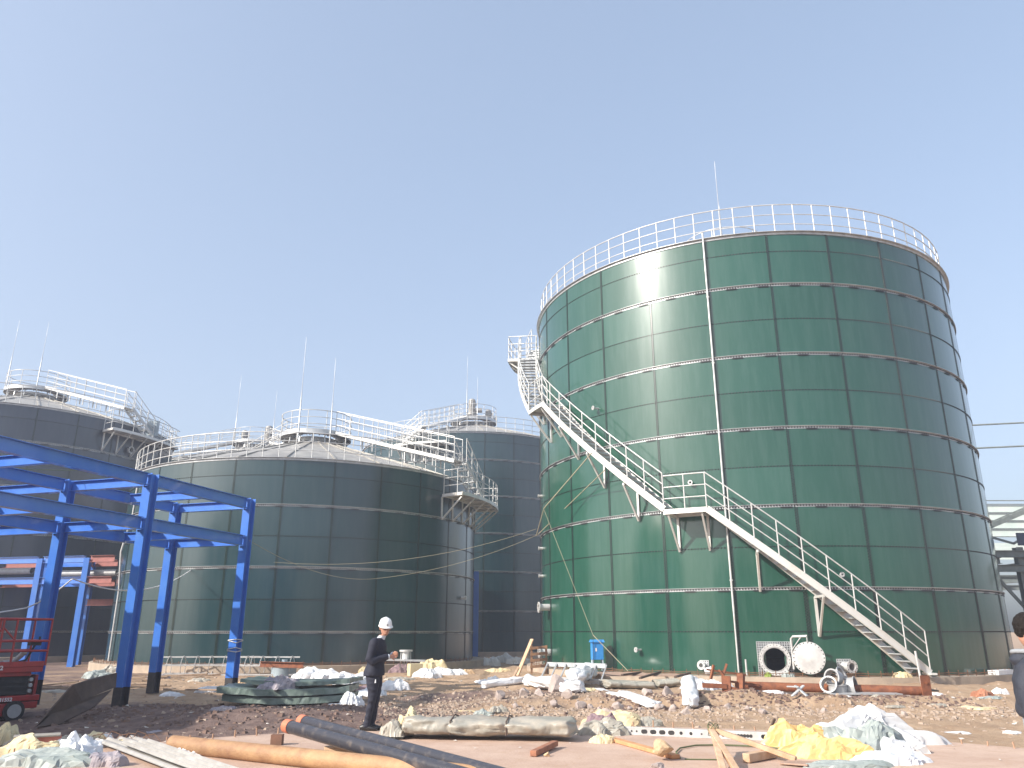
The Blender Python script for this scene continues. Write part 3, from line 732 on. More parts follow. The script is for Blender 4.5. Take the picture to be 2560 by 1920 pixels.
# lone blue column in the gap
s = MB(); s.hbeam((0, 0, .2), (0, 0, 4.9), .42, .42, .03, up=V((0, 1, 0))); cc = s.build('blue_post', M_blue, None, (-2.15, 46.8, 0)); tag(cc, 'single blue steel post in the shaded gap between two green tanks', 'post')
s = MB(); s.box((0, 0, .19), (.6, .6, .03)); s.build('base_plate', M_blackpr, cc)

# ------------------------------------------------------------------ scissor lift
wr = G(61, 1795); wl = G(0, 1800); ld = V((wr.x - wl.x, wr.y - wl.y, 0)); 
LX = V((.62, .78, 0)).normalized(); LY = V((-LX.y, LX.x, 0))
LO = V((-9.02, 16.0, -.02)); lang = atan2(LX.y, LX.x)
lift = empty('scissor_lift', LO, lang, 'red folded scissor lift with guard rails at the left edge', 'work platform')
# local: x to the front (right), y away, origin under the right end
def lbx(name, mt, boxes, par=lift):
    s = MB()
    for c, d in boxes: s.box(c, d)
    o = s.build(name, mt, par); bv = o.modifiers.new('b', 'BEVEL'); bv.width = .012; bv.segments = 2; return o
ch = lbx('chassis', M_lift, [((-1.25, .4, .19), (1.9, .74, .22)), ((-.16, .4, .25), (.3, .74, .12)), ((-2.35, .4, .25), (.3, .74, .12)), ((-1.25, .4, .09), (1.5, .6, .05))])
sk = lbx('scissor_pack', M_dark, [((-1.25, .4, .60), (2.1, .62, .34))])
for z in (.50, .60, .70):
    m = MB(); m.tube([(-.18, .05, z), (-.18, .75, z)], .035, 12); m.build('pivot', M_grey, sk)
    m = MB(); m.bar((-.22, .08, z - .04), (-2.3, .08, z + .04), .03, .045); m.build('scissor_arm', M_dark, sk)
rl_ = lbx('lower_rail', M_lift, [((-1.25, .4, .375), (2.5, .78, .10)), ((-.05, .4, .60), (.06, .5, .36))])
dk = lbx('deck', M_lift, [((-1.25, .4, .90), (2.45, .8, .13)), ((-1.35, .4, .80), (2.3, .7, .07)), ((-1.25, -.005, .98), (2.45, .02, .10))])
for x in (-.42, -2.1):
    for y in (.02, .78):
        m = MB(); m.tube([(x, y - .06, .16), (x, y + .06, .16)], .18, 24); wv = m.build('wheel', M_dark, lift)
        m = MB(); m.tube([(x, y - .07, .16), (x, y + .07, .16)], .12, 20); m.build('rim', M_grey, wv)
m = MB()
for y in (0, .8):
    for z in (1.22, 1.40, 1.80): m.tube([(0, y, z), (-2.45, y, z)], .022, 8)
    for x in (0, -.62, -.85, -1.5, -2.2, -2.45): m.tube([(x, y, .95), (x, y, 1.80)], .02, 8)
    m.tube([(-.85, y, 1.65), (-.62, y, 1.42)], .016, 8); m.tube([(-1.1, y, 1.78), (-.85, y, 1.56)], .016, 8)
for z in (1.40, 1.80): m.tube([(0, 0, z), (0, .8, z)], .022, 8); m.tube([(-2.45, 0, z), (-2.45, .8, z)], .022, 8)
m.build('guard_rail', M_lift, lift)
m = MB(); m.box((-.22, .1, 1.36), (.2, .14, .09)); m.tube([(-.14, .1, 1.38), (-.14, .1, 1.48)], .02, 8); m.tube([(-.2, .12, 1.32), (-.24, .2, 1.15), (-.3, .15, 1.05), (-.5, .2, .99)], .022, 6); m.build('control_console', M_dark, lift)
m = MB(); m.tube([(-.36, .1, 1.2), (-.45, .3, 1.03), (-.6, .3, 1.0), (-.7, .2, 1.0)], .05, 8); m.build('hose', M_grey, lift)
def text(body, size, mt, parent, loc, rot, ext=.003, name='lettering'):
    cu = bpy.data.curves.new('t', 'FONT'); cu.body = body; cu.size = size; cu.extrude = ext; cu.offset = size * .03; cu.align_x = 'CENTER'
    o = bpy.data.objects.new('t', cu); COL.objects.link(o); dg = bpy.context.evaluated_depsgraph_get(); me = bpy.data.meshes.new_from_object(o.evaluated_get(dg))
    bpy.data.objects.remove(o); me.materials.clear(); me.materials.append(mt)
    t = bpy.data.objects.new(name, me); COL.objects.link(t); t.parent = parent; t.location = loc; t.rotation_euler = rot; return t
text('18653831552', .105, M_textw, dk, (-1.02, -.018, .89), (rad(90), 0, 0))
text('161', .09, M_texty, dk, (-1.30, .042, .765), (rad(90), 0, 0))
text('18653831552', .09, M_textw, rl_, (-.72, .005, .335), (rad(90), 0, 0)) 
text('140', .11, M_texty, ch, (-1.02, .025, .20), (rad(90), 0, 0))
lbx('sticker', M_sticker, [((-1.25, .025, .275), (.26, .012, .05))], ch); lbx('sticker', M_texty, [((-1.25, .025, .13), (.34, .01, .06))], ch)

# ------------------------------------------------------------------ soft and broken things
def crumple(name, mt, loc, w, d, h, seed, rz=0., folds=5, n=22, edge=.42, label=None, cat='tarp', group=None, sharp=.5, smooth=False, peak=1., flat=0., parent=None):
    """a crumpled sheet or bag: domed, creased surface with an uneven outline, closed underneath"""
    rnd = random.Random(seed); m = MB(); vs = []
    dirs = [(rnd.uniform(0, pi), rnd.uniform(2.5, 7), rnd.uniform(0, 6)) for _ in range(folds)]
    for j in range(n + 1):
        for i in range(n + 1):
            a, b_ = i / n * 2 - 1, j / n * 2 - 1
            # square to disc
            x = a * math.sqrt(1 - b_ * b_ / 2); y = b_ * math.sqrt(1 - a * a / 2); r = hypot(x, y); th = atan2(y, x)
            k = 1 + edge * noise.noise(V((cos(th) * 1.7 + seed, sin(th) * 1.7, seed * .7))) + edge * .5 * noise.noise(V((cos(th) * 5 + seed, sin(th) * 5, 2.)))
            px, py = x * k, y * k
            prof = max(0., 1 - r ** 2.6) ** .55
            z = prof * (.60 + .34 * noise.noise(V((px * 1.3 + seed, py * 1.3, 1.)))) * peak
            for (an, fr, ph) in dirs:
                q = (px * cos(an) + py * sin(an)) * fr * .6 + ph + 1.6 * noise.noise(V((px * 1.4, py * 1.4, seed + fr)))
                z += sharp * .16 * ((1 - abs(sin(q))) - .4) * (.2 + .8 * prof)
            z += sharp * .30 * noise.noise(V((px * 4 + seed, py * 4, 4.))) * (.3 + .7 * prof)
            z = max(z, .02 * (1 - r))
            if r > .93: z *= .35
            if r > .99: z = .0
            px += rnd.uniform(-.35, .35) * 2 / n + sharp * .16 * noise.noise(V((py * 3, z * 4, seed))); py += rnd.uniform(-.35, .35) * 2 / n + sharp * .16 * noise.noise(V((px * 3, z * 4, seed + 5)))
            vs.append((px * w / 2, py * d / 2, z * h - (.0 if r < .9 else .01)))
    N1 = n + 1
    m.add(vs, [(j * N1 + i, j * N1 + i + 1, (j + 1) * N1 + i + 1, (j + 1) * N1 + i) for j in range(n) for i in range(n)], smooth)
    per = [i for i in range(n)] + [i * N1 + n for i in range(n)] + [n * N1 + i for i in range(n, 0, -1)] + [i * N1 for i in range(n, 0, -1)]
    m.add([(vs[i][0] * .98, vs[i][1] * .98, -.03) for i in per] , [tuple(range(len(per)))[::-1]])
    o = m.build(name, mt, parent, loc, (0, 0, rz))
    if label: tag(o, label, cat, group)
    return o
def onG(u, v, dz=0):
    p = G(u, v, 0)
    for _ in range(6): p = G(u, v, zg(p.x, p.y))
    return V((p.x, p.y, zg(p.x, p.y) + dz))

def rock(name, mt, loc, s, seed, label=None, cat='rock', group=None, sc=(1, 1, .75), sub=2):
    bm = bmesh.new(); bmesh.ops.create_icosphere(bm, subdivisions=sub, radius=1.)
    rnd = random.Random(seed); pl = [(V((rnd.gauss(0, 1), rnd.gauss(0, 1), rnd.gauss(0, 1))).normalized(), rnd.uniform(.5, .8)) for _ in range(11)]
    for v in bm.verts:
        for nn, dd_ in pl:
            e_ = v.co.dot(nn) - dd_
            if e_ > 0: v.co -= nn * e_
        v.co += v.co.normalized() * .12 * noise.noise(v.co * 2.5 + V((seed, 0, 0)))
        v.co = V((v.co.x * s * sc[0], v.co.y * s * sc[1], v.co.z * s * sc[2]))
    me = bpy.data.meshes.new(name); bm.to_mesh(me); bm.free(); me.materials.append(mt)
    o = bpy.data.objects.new(name, me); COL.objects.link(o); o.location = loc; o.rotation_euler = (0, 0, seed)
    if label: tag(o, label, cat, group)
    return o

def plank(name, p, q, w, h, mt, label, cat='plank', group=None):
    m = MB(); m.bar(V((0, 0, 0)), V(q) - V(p), w, h); o = m.build(name, mt, None, p); fixn(o)
    bv = o.modifiers.new('b', 'BEVEL'); bv.width = .006; return tag(o, label, cat, group)

# pipes in the foreground
def bigpipe(name, p, q, r, mt, label, cap=None):
    m = MB(); d = (q - p).normalized(); m.pipe(p, q, r, r * .93, 40); o = m.build(name, mt); tag(o, label, 'pipe')
    if cap:
        m = MB(); m.tube([p - d * .02, p + d * .10], r + .006, 40, smooth=True); m.build('end_cap', cap, o)
    return o
pa = G(432, 1858, .11); pb = G(760, 1893, .11); pb = pa + (pb - pa) * 3.2
bigpipe('steel_pipe', V((pa.x, pa.y, .105)), V((pb.x, pb.y, .105)), .105, M_ochre, 'ochre rust coloured pipe lying on the slab under the black pipes')
c1 = G(718, 1815, .36); c2 = G(1004, 1895, .20)
def ext(p, q, k): return p + (q - p) * k
bigpipe('steel_pipe', c1, ext(c1, c2, 2.0), .080, M_pipeblk, 'near black coated pipe with orange end cap, lower of the pair', M_cap)
c3 = G(755, 1803, .36); c4 = G(1130, 1905, .19)
bigpipe('steel_pipe', c3, ext(c3, c4, 1.8), .080, M_pipeblk, 'far black coated pipe with orange end cap, behind its twin', M_cap)
# wooden chock the black pipes rest on
k0 = ext(c1, c2, .42); plank('timber_chock', V((k0.x - .1, k0.y + .25, .09)), V((k0.x + .35, k0.y - .02, .09)), .1, .17, M_wood, 'short timber chock hidden under the two black pipes', 'timber')
s = MB(); s.box((0, 0, .07), (.16, .12, .14)); bk_ = s.build('small_block', mat('brown_block', (.22, .11, .07), .8, 0, (.15, .08, .05), 6), None, G(692, 1862)); tag(bk_, 'small dark brown block on the slab between ochre and black pipes', 'block')

# wrapped long bundle on the slab
def bundle(name, mt, p, q, w, h, seed, label, cat, straps=(.3, .62), n=110, rag=.30, k=30, bow=0.):
    p, q = V(p), V(q); d = (q - p); Ln = d.length; dn = d.normalized(); sd = V((dn.y, -dn.x, 0)); m = MB(); vs = []
    for i in range(n + 1):
        a = i / n; pinch = 1 - .06 * sum(math.exp(-((a - s) / .012) ** 2) for s in straps); endk = min(1, (min(a, 1 - a) / .04 + .25))
        for j in range(k):
            t = 2 * pi * j / k; c, s_ = cos(t), sin(t); c = abs(c) ** .75 * (1 if c > 0 else -1); s_ = abs(s_) ** .7 * (1 if s_ > 0 else -1)
            nz_ = 1 + rag * noise.noise(V((a * Ln * 1.3 + seed, c * 1.2, s_ * 1.2))) + rag * .5 * (.5 - abs(sin(a * Ln * 3.1 + t * 1.7 + 3 * noise.noise(V((a * Ln, c, seed)))))) + rag * .3 * noise.noise(V((a * Ln * 5 + seed, c * 4, s_ * 4))) + rag * .16 * noise.noise(V((a * Ln * 14 + seed, c * 8, s_ * 8)))
            x = c * w / 2 * nz_ * pinch * endk; z = s_ * h / 2 * nz_ * pinch * (.5 + .5 * endk) + h / 2 + bow * sin(pi * a)
            vs.append(dn * (a * Ln + .07 * noise.noise(V((c * 3, s_ * 3, seed + a)))) + sd * x + V((0, 0, max(.004, z))))
    m.add(vs, [(i * k + j, i * k + (j + 1) % k, (i + 1) * k + (j + 1) % k, (i + 1) * k + j) for i in range(n) for j in range(k)], True)
    m.add(vs[:k], [tuple(range(k))[::-1]]); m.add(vs[-k:], [tuple(range(k))])
    o = m.build(name, mt, None, p); return tag(fixn(o), label, cat)
b0 = G(1010, 1842, 0) + V((0, 0, .05)); b1 = G(1440, 1850, 0) + V((0, 0, .05))
bu = bundle('wrapped_bundle', M_bundle, b0, b1, .78, .25, 3.1, 'long bundle wrapped in dusty grey green film lying on the slab', 'bundle')
s = MB()
for a in (.3, .62):
    c = (b1 - b0) * a; dn = (b1 - b0).normalized(); sd = V((dn.y, -dn.x, 0)); s.tube([c + sd * x * .3 + V((0, 0, z)) for x, z in ((-1.16, .03), (-1.14, .22), (0, .28), (1.14, .22), (1.16, .03))], .012, 5)
s.build('strap', M_wood2, bu)
crumple('film_flap', M_bundle, b0 + V((-.12, -.12, 0)), .5, .5, .28, 21, folds=6, label=None, parent=None); bpy.data.objects['film_flap'].parent = bu; bpy.data.objects['film_flap'].location = V((-.1, -.1, 0))
s2_ = crumple('film_flap', M_pyellow, V((0, 0, 0)), .34, .3, .34, 22, folds=6); s2_.parent = bu; s2_.location = V((.05, .12, .1))
crumple('film_scrap', M_bundle, G(1430, 1800, .3) * 1, .3, .2, .1, 5); bpy.data.objects['film_scrap'].parent = bu; bpy.data.objects['film_scrap'].location = (b1 - b0) * .55 + V((0, 0, .34))

# heap at its right end
crumple('crumpled_wrap', M_bundle, G(1500, 1836), .75, .55, .34, 11, folds=6, label='crumpled grey film heaped at the right end of the wrapped bundle', cat='film')
crumple('foam_sheet', M_pyellow, G(1530, 1812), 1.15, .5, .34, 12, folds=3, label='pale yellow foam sheet folded behind the wrapped bundle end', cat='foam sheet')
crumple('cloth', M_mauve, G(1500, 1815, .1), .5, .3, .30, 13, folds=8, label='mauve cloth between yellow foam and crumpled film', cat='cloth')
crumple('foam_scrap', M_pyellow, G(1505, 1856), .42, .3, .16, 14, folds=6, label='torn yellow brown foam pieces in front of the crumpled film', cat='foam')
crumple('foam_sheet', M_bundle, G(1612, 1812), .62, .3, .20, 15, folds=2, label='grey fold of film behind the slotted white channel', cat='film')

# slotted channel, long
a = G(1545, 1826, .06); b2 = G(1918, 1842, .06); m = MB(); d = b2 - a; dn = d.normalized(); Ln = d.length; up = V((0, 0, 1)); sd = V((dn.y, -dn.x, 0))
m.bar(V((0, 0, 0)), d, .012, .11); m.bar(V((0, 0, .055)) - sd * .03, d + V((0, 0, .055)) - sd * .03, .06, .01); m.bar(V((0, 0, -.055)) - sd * .03, d + V((0, 0, -.055)) - sd * .03, .06, .01)
chn = tag(m.build('slotted_channel', M_white, None, a + V((0, 0, .0))), 'long white steel channel with dark slots lying on the slab', 'steel channel')
m = MB()
def slot(x, wd, hh=.05):
    c = dn * x + sd * .008; pts = []
    for k in range(12):
        t = 2 * pi * k / 12; ox = (wd / 2 - hh / 2) * (1 if cos(t) > 0 else -1) if wd > hh else 0
        pts.append(c + dn * (ox + cos(t) * hh / 2) + up * (sin(t) * hh / 2))
    m.add([p_ for p_ in pts], [tuple(range(12))])
for x in (.06, .1, .22, .3): slot(x, .03, .03)
for x in (.42, .56, .70, .84): slot(x, .10, .065)
for x in (.99, 1.14, 1.3, 1.46): slot(x, .05 if x < 1.2 else .03, .05 if x < 1.2 else .025)
x = 1.62
while x < 2.05: slot(x, .035, .05); x += .045
for x in (2.22, 2.36): slot(x, .10, .065)
for x in (2.5, 2.66, 2.74, Ln - .06):
    if x < Ln: slot(x, .045, .04)
m.build('slot', M_dark, chn)

# loose timbers tied together
tp = G(1783, 1822, .32)
for (u, v), lab, z in (((1812, 1940), 'left timber of the tied three, running towards the viewer', .03), ((1850, 1940), 'middle timber of the tied three, running towards the viewer', .03), ((1990, 1898), 'longest timber of the tied three, pointing at the yellow tarp', .04)):
    q = G(u, v, z); p_ = tp + (q - tp) * -.02 + V((random.uniform(-.03, .03), 0, random.uniform(-.03, .02))); plank('timber', p_, q, .075, .06, M_wood, lab, 'timber')
s = MB(); 
for k in range(5): s.tube([tp + V((.07 * cos(t) , .07 * sin(t), .05 * sin(t * 2 + k) - .05 + .02 * k)) for t in [i * .7 for i in range(9)]], .006, 4, closed=True)
tag(s.build('tie_wire', M_gcable), 'green wire twisted round the joint of three timbers', 'wire')
plank('timber', G(1865, 1895, .06), G(1935, 1882, .06), .10, .10, M_wood, 'short square timber block in front of the yellow tarp', 'timber')
plank('timber', G(1532, 1848, .03), G(1690, 1892, .03), .12, .05, mat('orange_timber', (.62, .33, .16), .8, 0, (.5, .24, .11), 5), 'orange tinted timber running from the crumpled film to the stone lump', 'timber')
plank('timber', G(1333, 1884, .04), G(1388, 1858, .06), .09, .07, M_redwood, 'short reddish timber poking from under the wrapped bundle', 'timber')
plank('timber', G(1690, 1826, .03), G(1790, 1838, .03), .10, .035, M_wood, 'pale flat timber lying before the slotted channel', 'timber')
plank('timber', G(1926, 1825, .02), G(1936, 1797, .20), .05, .03, M_wood2, 'small grey stick leaning behind the channel end', 'stick')
plank('timber', G(1960, 1905, .02), G(2030, 1910, .03), .30, .02, M_ply, 'thin board scrap under the yellow tarp', 'board')
rock('stone_lump', M_sandst, G(1656, 1900) + V((0, 0, .13)), .17, 4, 'sandy lump of stone at the bottom edge near the orange timber', 'stone', sub=3)
rock('stone_lump', M_rock, G(1640, 1925) + V((.02, 0, .03)), .10, 5, 'flat stone cut off by the bottom edge beside the sandy lump', 'stone', sub=3)
rock('soil_clod', M_sandst, G(1368, 1891) + V((0, 0, .02)), .055, 6, 'small soil clod beside the reddish timber', 'clod')
# hose loop
s = MB(); s.tube([G(1700, 1895, .01), G(1690, 1880, .02), G(1700, 1870, .02), G(1740, 1863, .02), G(1800, 1862, .02), G(1900, 1866, .02), G(1960, 1872, .02)], .011, 6)
tag(s.build('garden_hose', M_gcable), 'thin green hose curving across the slab behind the timbers', 'hose')
s = MB(); s.tube([G(1712, 1898, .01), G(1800, 1899, .01)], .008, 6); tag(s.build('thin_rod', M_gcable), 'thin green rod lying near the sandy stone lump', 'rod')
s = MB(); s.tube([(0, 0, .03), (.03, 0, .033)], .045, 14); tag(s.build('bottle_cap', M_wplast, None, G(1908, 1874)), 'small white round lid beside the longest timber', 'lid')

# yellow tarp pile on the right
crumple('tarp', M_clear, G(2140, 1850), 1.5, .75, .62, 31, folds=3, label='milky plastic film standing up behind the yellow tarp', cat='film', sharp=.6)
crumple('tarp', M_clear, G(2215, 1858), 1.5, .55, .34, 32, rz=-.15, folds=2, label='smooth milky film tapering to a point right of the tarps', cat='film', sharp=.22, smooth=True, n=44)
crumple('tarp', M_ggreen, G(2165, 1872), 1.0, .85, .50, 33, folds=5, label='grey green tarp crumpled beside the yellow tarp', cat='tarp', sharp=.6)
crumple('tarp', M_yellow, G(2000, 1868), 1.05, .45, .42, 34, rz=-.12, folds=3, label='yellow tarp, upper folded part left of the pile', cat='tarp', sharp=.7)
crumple('tarp', M_yellow, G(2075, 1893), 1.25, .5, .36, 35, rz=-.1, folds=4, label='yellow tarp, lower part spread in front of the grey green tarp', cat='tarp', sharp=.65)
crumple('tarp', M_ggreen, G(2120, 1918), 1.1, .3, .12, 36, folds=4, label='grey green scrap of tarp at the bottom edge under the yellow tarp', cat='tarp')
crumple('plastic_sheet', M_wplast, G(2240, 1905), .95, .5, .22, 37, folds=5, label='white plastic sheet at the bottom edge right of the yellow tarp', cat='plastic sheet')
crumple('plastic_sheet', M_clear, G(2250, 1882), .7, .4, .26, 38, folds=5, label='wrinkled whitish film between grey green tarp and white sheet', cat='plastic sheet')

# trash at bottom left
crumple('rubbish', M_pyellow, G(75, 1888), .9, .4, .34, 41, folds=4, label='pale yellow foam sheet in the lower left rubbish', cat='rubbish')
crumple('rubbish', M_bundle, G(75, 1868), .7, .3, .22, 42, folds=3, label='dusty paper sack lying flat in the lower left rubbish', cat='rubbish')
crumple('rubbish', M_ggreen, G(110, 1912), 1.3, .5, .26, 43, folds=6, label='grey green film and rags along the lower left edge', cat='rubbish')
crumple('rubbish', M_wplast, G(190, 1903), .55, .5, .42, 44, folds=4, label='bright white plastic bag in the lower left rubbish', cat='plastic bag', sharp=.6)
crumple('rubbish', M_lilac, G(262, 1913), .55, .35, .24, 45, folds=8, label='grey crumpled rag between white bag and corrugated sheets', cat='rag')
crumple('rubbish', M_pyellow, G(10, 1858), .4, .3, .36, 46, folds=3, label='orange yellow foam piece at the left frame edge', cat='rubbish')
crumple('rubbish', M_wplast, G(145, 1882), .38, .25, .2, 47, folds=4, label='pale film scrap behind the white bag', cat='film')
crumple('rubbish', M_wplast, G(462, 1890), .42, .25, .12, 48, folds=9, label='tangle of white plastic strips beside the corrugated sheets', cat='plastic strips', sharp=1.)
crumple('rubbish', M_wplast, G(455, 1907), .3, .2, .1, 49, folds=9, label='smaller tangle of white strips near the corrugated sheets', cat='plastic strips', sharp=1.)
s = MB(); s.box((0, 0, .10), (.34, .26, .2)); o = s.build('carton', mat('red_brown_carton', (.40, .12, .09), .8, 0, (.5, .2, .15), 6), None, G(112, 1880), (0, 0, .5)); tag(o, 'red brown carton with pale lid in the lower left rubbish', 'carton')
s = MB(); s.box((-.12, 0, .212), (.55, .3, .018)); s.build('lid', M_bundle, o)
for i, (u, v, sz) in enumerate(((205, 1858, .12), (232, 1853, .14), (262, 1850, .10), (170, 1862, .12), (300, 1862, .08), (240, 1868, .1))):
    crumple('rubbish', (M_bundle, M_pyellow, M_wplast)[i % 3], G(u, v), sz * 3, sz * 2, sz * 1.4, 50 + i, folds=4, label=('pale %s in the row behind the corrugated sheets, %s' % (('paper lump', 'foam lump', 'plastic lump')[i % 3], ('second from the left', 'third from the left', 'centre right', 'leftmost', 'rightmost', 'nearest the sheets')[i])), cat='rubbish')
# twigs / wires
s = MB()
for k in range(7):
    c = G(215 + 22 * k, 1858, 0); s.tube([c, c + V((.08, .02, .10 + .03 * (k % 3))), c + V((.2, .03, .12)), c + V((.32, .0, .02))], .006, 4)
tag(s.build('wire_scrap', M_rebar), 'thin rusty wires sticking up from the lower left rubbish', 'wire')
# corrugated sheets
def corr(name, p, q, w, label, seed, mt):
    p, q = V(p), V(q); d = q - p; dn = d.normalized(); sd = V((-dn.y, dn.x, 0)); Ln = d.length; m = MB(); nw = 44; vs = []; nl = 10
    for i in range(nl + 1):
        for j in range(nw + 1):
            a = j / nw; z = .035 * max(0., sin(a * 2 * pi * 4)) ** 4; vs.append(dn * (Ln * i / nl) + sd * (a * w) + V((0, 0, .05 + z + .004 * sin(i * .4 + seed))))
    m.add(vs, [(i * (nw + 1) + j, i * (nw + 1) + j + 1, (i + 1) * (nw + 1) + j + 1, (i + 1) * (nw + 1) + j) for i in range(nl) for j in range(nw)])
    o = m.build(name, mt, None, p); so = o.modifiers.new('s', 'SOLIDIFY'); so.thickness = .004; return tag(o, label, 'corrugated sheet')
M_corr = mat('dusty_corrugated', (.48, .46, .43), .45, .2, (.36, .34, .31), 3, .1, 20)
corr('corrugated_sheet', G(232, 1862, 0), G(232, 1862) + (G(560, 1990) - G(232, 1862)) * 1, .62, 'pale corrugated metal sheets stacked at the bottom left', 1, M_corr)
corr('corrugated_sheet', G(300, 1880, 0) + V((0, 0, .05)), G(300, 1880, 0) + (G(520, 1965) - G(300, 1880)) * 1.2 + V((0, 0, .05)), .42, 'upper corrugated sheet lying across the others at the bottom left', 2, M_corr)

# leaning boards near the blue column
def board(pts, label):
    m = MB(); m.add([V((0, 0, 0))] + [p - pts[0] for p in pts[1:]], [tuple(range(len(pts)))]); o = m.build('leaning_board', M_wood2, None, pts[0]); so = o.modifiers.new('s', 'SOLIDIFY'); so.thickness = .03; return tag(o, label, 'board')
board([G(84, 1819), A(179, 1712, 17.0), A(236, 1694, 18.1), A(289, 1682, 19.15), A(286, 1718, 18.9), A(200, 1752, 17.4)], 'large dark board propped against the foot of the nearest blue column')
board([G(92, 1821), A(139, 1776, 16.9), A(278, 1727, 18.6), A(237, 1768, 17.5), G(150, 1812)], 'second dark board lying low in front of the large propped board')

# stacked curved plates in film, rag on top
def plates(z, w, d, h, rz, c, name, label, seed):
    m = MB(); n, k = 40, 14; vs = []
    for side in (0, 1):
        for j in range(k + 1):
            for i in range(n + 1):
                x = (i / n - .5) * w; y = (j / k - .5) * d; r = .06 * (1 - ((i / n - .5) * 2) ** 2)
                e_ = .04 * noise.noise(V((x * 3 + seed, y * 3, side))) ; yy = y - .10 * (1 - ((i / n - .5) * 2) ** 2) * 2.2
                vs.append((x + .03 * noise.noise(V((y * 5, seed, side))), yy + .02 * noise.noise(V((x * 9, seed, side * 2.))), -r * .9 + side * h + e_ * (.35 + side * .35)))
    N1 = n + 1; off = (k + 1) * N1
    fs = [(off + j * N1 + i, off + j * N1 + i + 1, off + (j + 1) * N1 + i + 1, off + (j + 1) * N1 + i) for j in range(k) for i in range(n)]
    fs += [(j * N1 + i, (j + 1) * N1 + i, (j + 1) * N1 + i + 1, j * N1 + i + 1) for j in range(k) for i in range(n)]
    for i in range(n): fs += [(i, i + 1, off + i + 1, off + i), (k * N1 + i + 1, k * N1 + i, off + k * N1 + i, off + k * N1 + i + 1)]
    for j in range(k): fs += [((j + 1) * N1, j * N1, off + j * N1, off + (j + 1) * N1), (j * N1 + n, (j + 1) * N1 + n, off + (j + 1) * N1 + n, off + j * N1 + n)]
    m.add(vs, fs); o = m.build(name, M_gfilm, None, c + V((0, 0, z)), (0, 0, rz)); return tag(o, label, 'plate pack', 'film wrapped plates')
cpl = V((-5.0, 19.05, 0))
plates(.10, 2.75, 1.25, .13, -.03, cpl, 'plate_pack', 'lowest green film wrapped plate pack of the stack', 1)
plates(.27, 2.9, 1.3, .13, .02, cpl + V((-.05, -.02, 0)), 'plate_pack', 'middle green film wrapped plate pack of the stack', 2)
plates(.46, 2.5, 1.25, .08, -.06, cpl + V((.18, .2, 0)), 'plate_pack', 'topmost green film wrapped plate pack of the stack', 3)
crumple('rag', M_lilac, cpl + V((-.15, -.42, .36)), .95, .95, .34, 61, folds=6, label='lilac grey cloth draped over the stacked plate packs', cat='cloth', sharp=.8)
# white plastic heap behind and right of it
for i, (u, v, w, d, h, lb) in enumerate(((790, 1702, 1.5, .9, .62, 'largest dome of white plastic behind the plate stack'), (860, 1712, 1.2, .8, .5, 'white plastic heap right of the large dome'), (905, 1715, .9, .6, .45, 'white plastic heap just left of the man'),
        (920, 1740, .9, .5, .3, 'white plastic bag low beside the man'), (985, 1722, 1.0, .5, .4, 'whitish plastic sack right of the man'), (880, 1768, .5, .4, .42, 'pointed white plastic scrap in front of the plate stack'), (855, 1768, .7, .3, .1, 'flat white plastic scrap by the plate stack'),
        (530, 1728, .8, .4, .24, 'white plastic left of the plate stack by the column'), (430, 1738, .7, .35, .16, 'small white plastic sheet between two blue columns'))):
    crumple('plastic_heap', M_wplast, onG(u, v), w, d, h, 70 + i, folds=4, label=lb, cat='plastic sheet', sharp=.55)
crumple('dark_cloth', M_mauve, onG(905, 1730), 1.1, .35, .26, 81, folds=4, label='dark brown cloth lying behind the man', cat='cloth')
# wash-tub like fitting, rusty beam
tb = onG(708, 1692); m = MB(); m.tube([(0, 0, 0), (0, 0, .36)], [.42, .44], 28); m.tube([(0, 0, .36), (0, 0, .42)], .50, 28); m.tube([(0, 0, .42), (0, 0, .50)], [.36, .22], 24); m.tube([(0, 0, .5), (0, 0, .58)], .10, 12)
tag(m.build('round_tank_fitting', M_tub, None, tb), 'round blue grey lidded fitting behind the plate stack', 'tank fitting')
m = MB(); m.hbeam(V((0, 0, 0)), V((1.6, -.5, -.02)), .16, .18, .015); tag(fixn(m.build('rusty_beam', M_rust, None, onG(648, 1692) + V((0, 0, .42)))), 'rusty steel beam sloping in front of the round fitting', 'steel beam')
# ladder safety cage pieces by the middle tank
def cage(c, L_, rz, label, seed, n=7, tilt=0):
    o = empty('ladder_cage', c, rz, label, 'ladder cage'); m = MB()
    for (y, z) in ((-.32, .05), (-.34, .35), (0, .62), (.34, .35), (.32, .05)): m.bar((0, y, z), (L_, y, z + tilt), .05, .012, up=(0, 1, 0))
    m.build('bar', M_white, o); h = MB(); pts = [(0, .34 * cos(t), .3 + .34 * sin(t)) for t in [rad(-50 + i * 28) for i in range(11)]]
    for p_, q_ in zip(pts, pts[1:]): h.bar(p_, q_, .05, .012, up=(1, 0, 0))
    ho = None
    for i in range(n):
        q = (L_ * (i + .5) / n, 0, tilt * (i + .5) / n)
        if ho is None: ho = h.build('hoop', M_white, o, q)
        else: inst(ho, o, q)
    return o
cage(onG(402, 1688), 3.4, .12, 'long white hooped ladder cage lying before the middle tank footing', 1)
cage(onG(560, 1690), 2.6, .02, 'shorter white hooped ladder cage lying behind the right blue column', 2, 5)
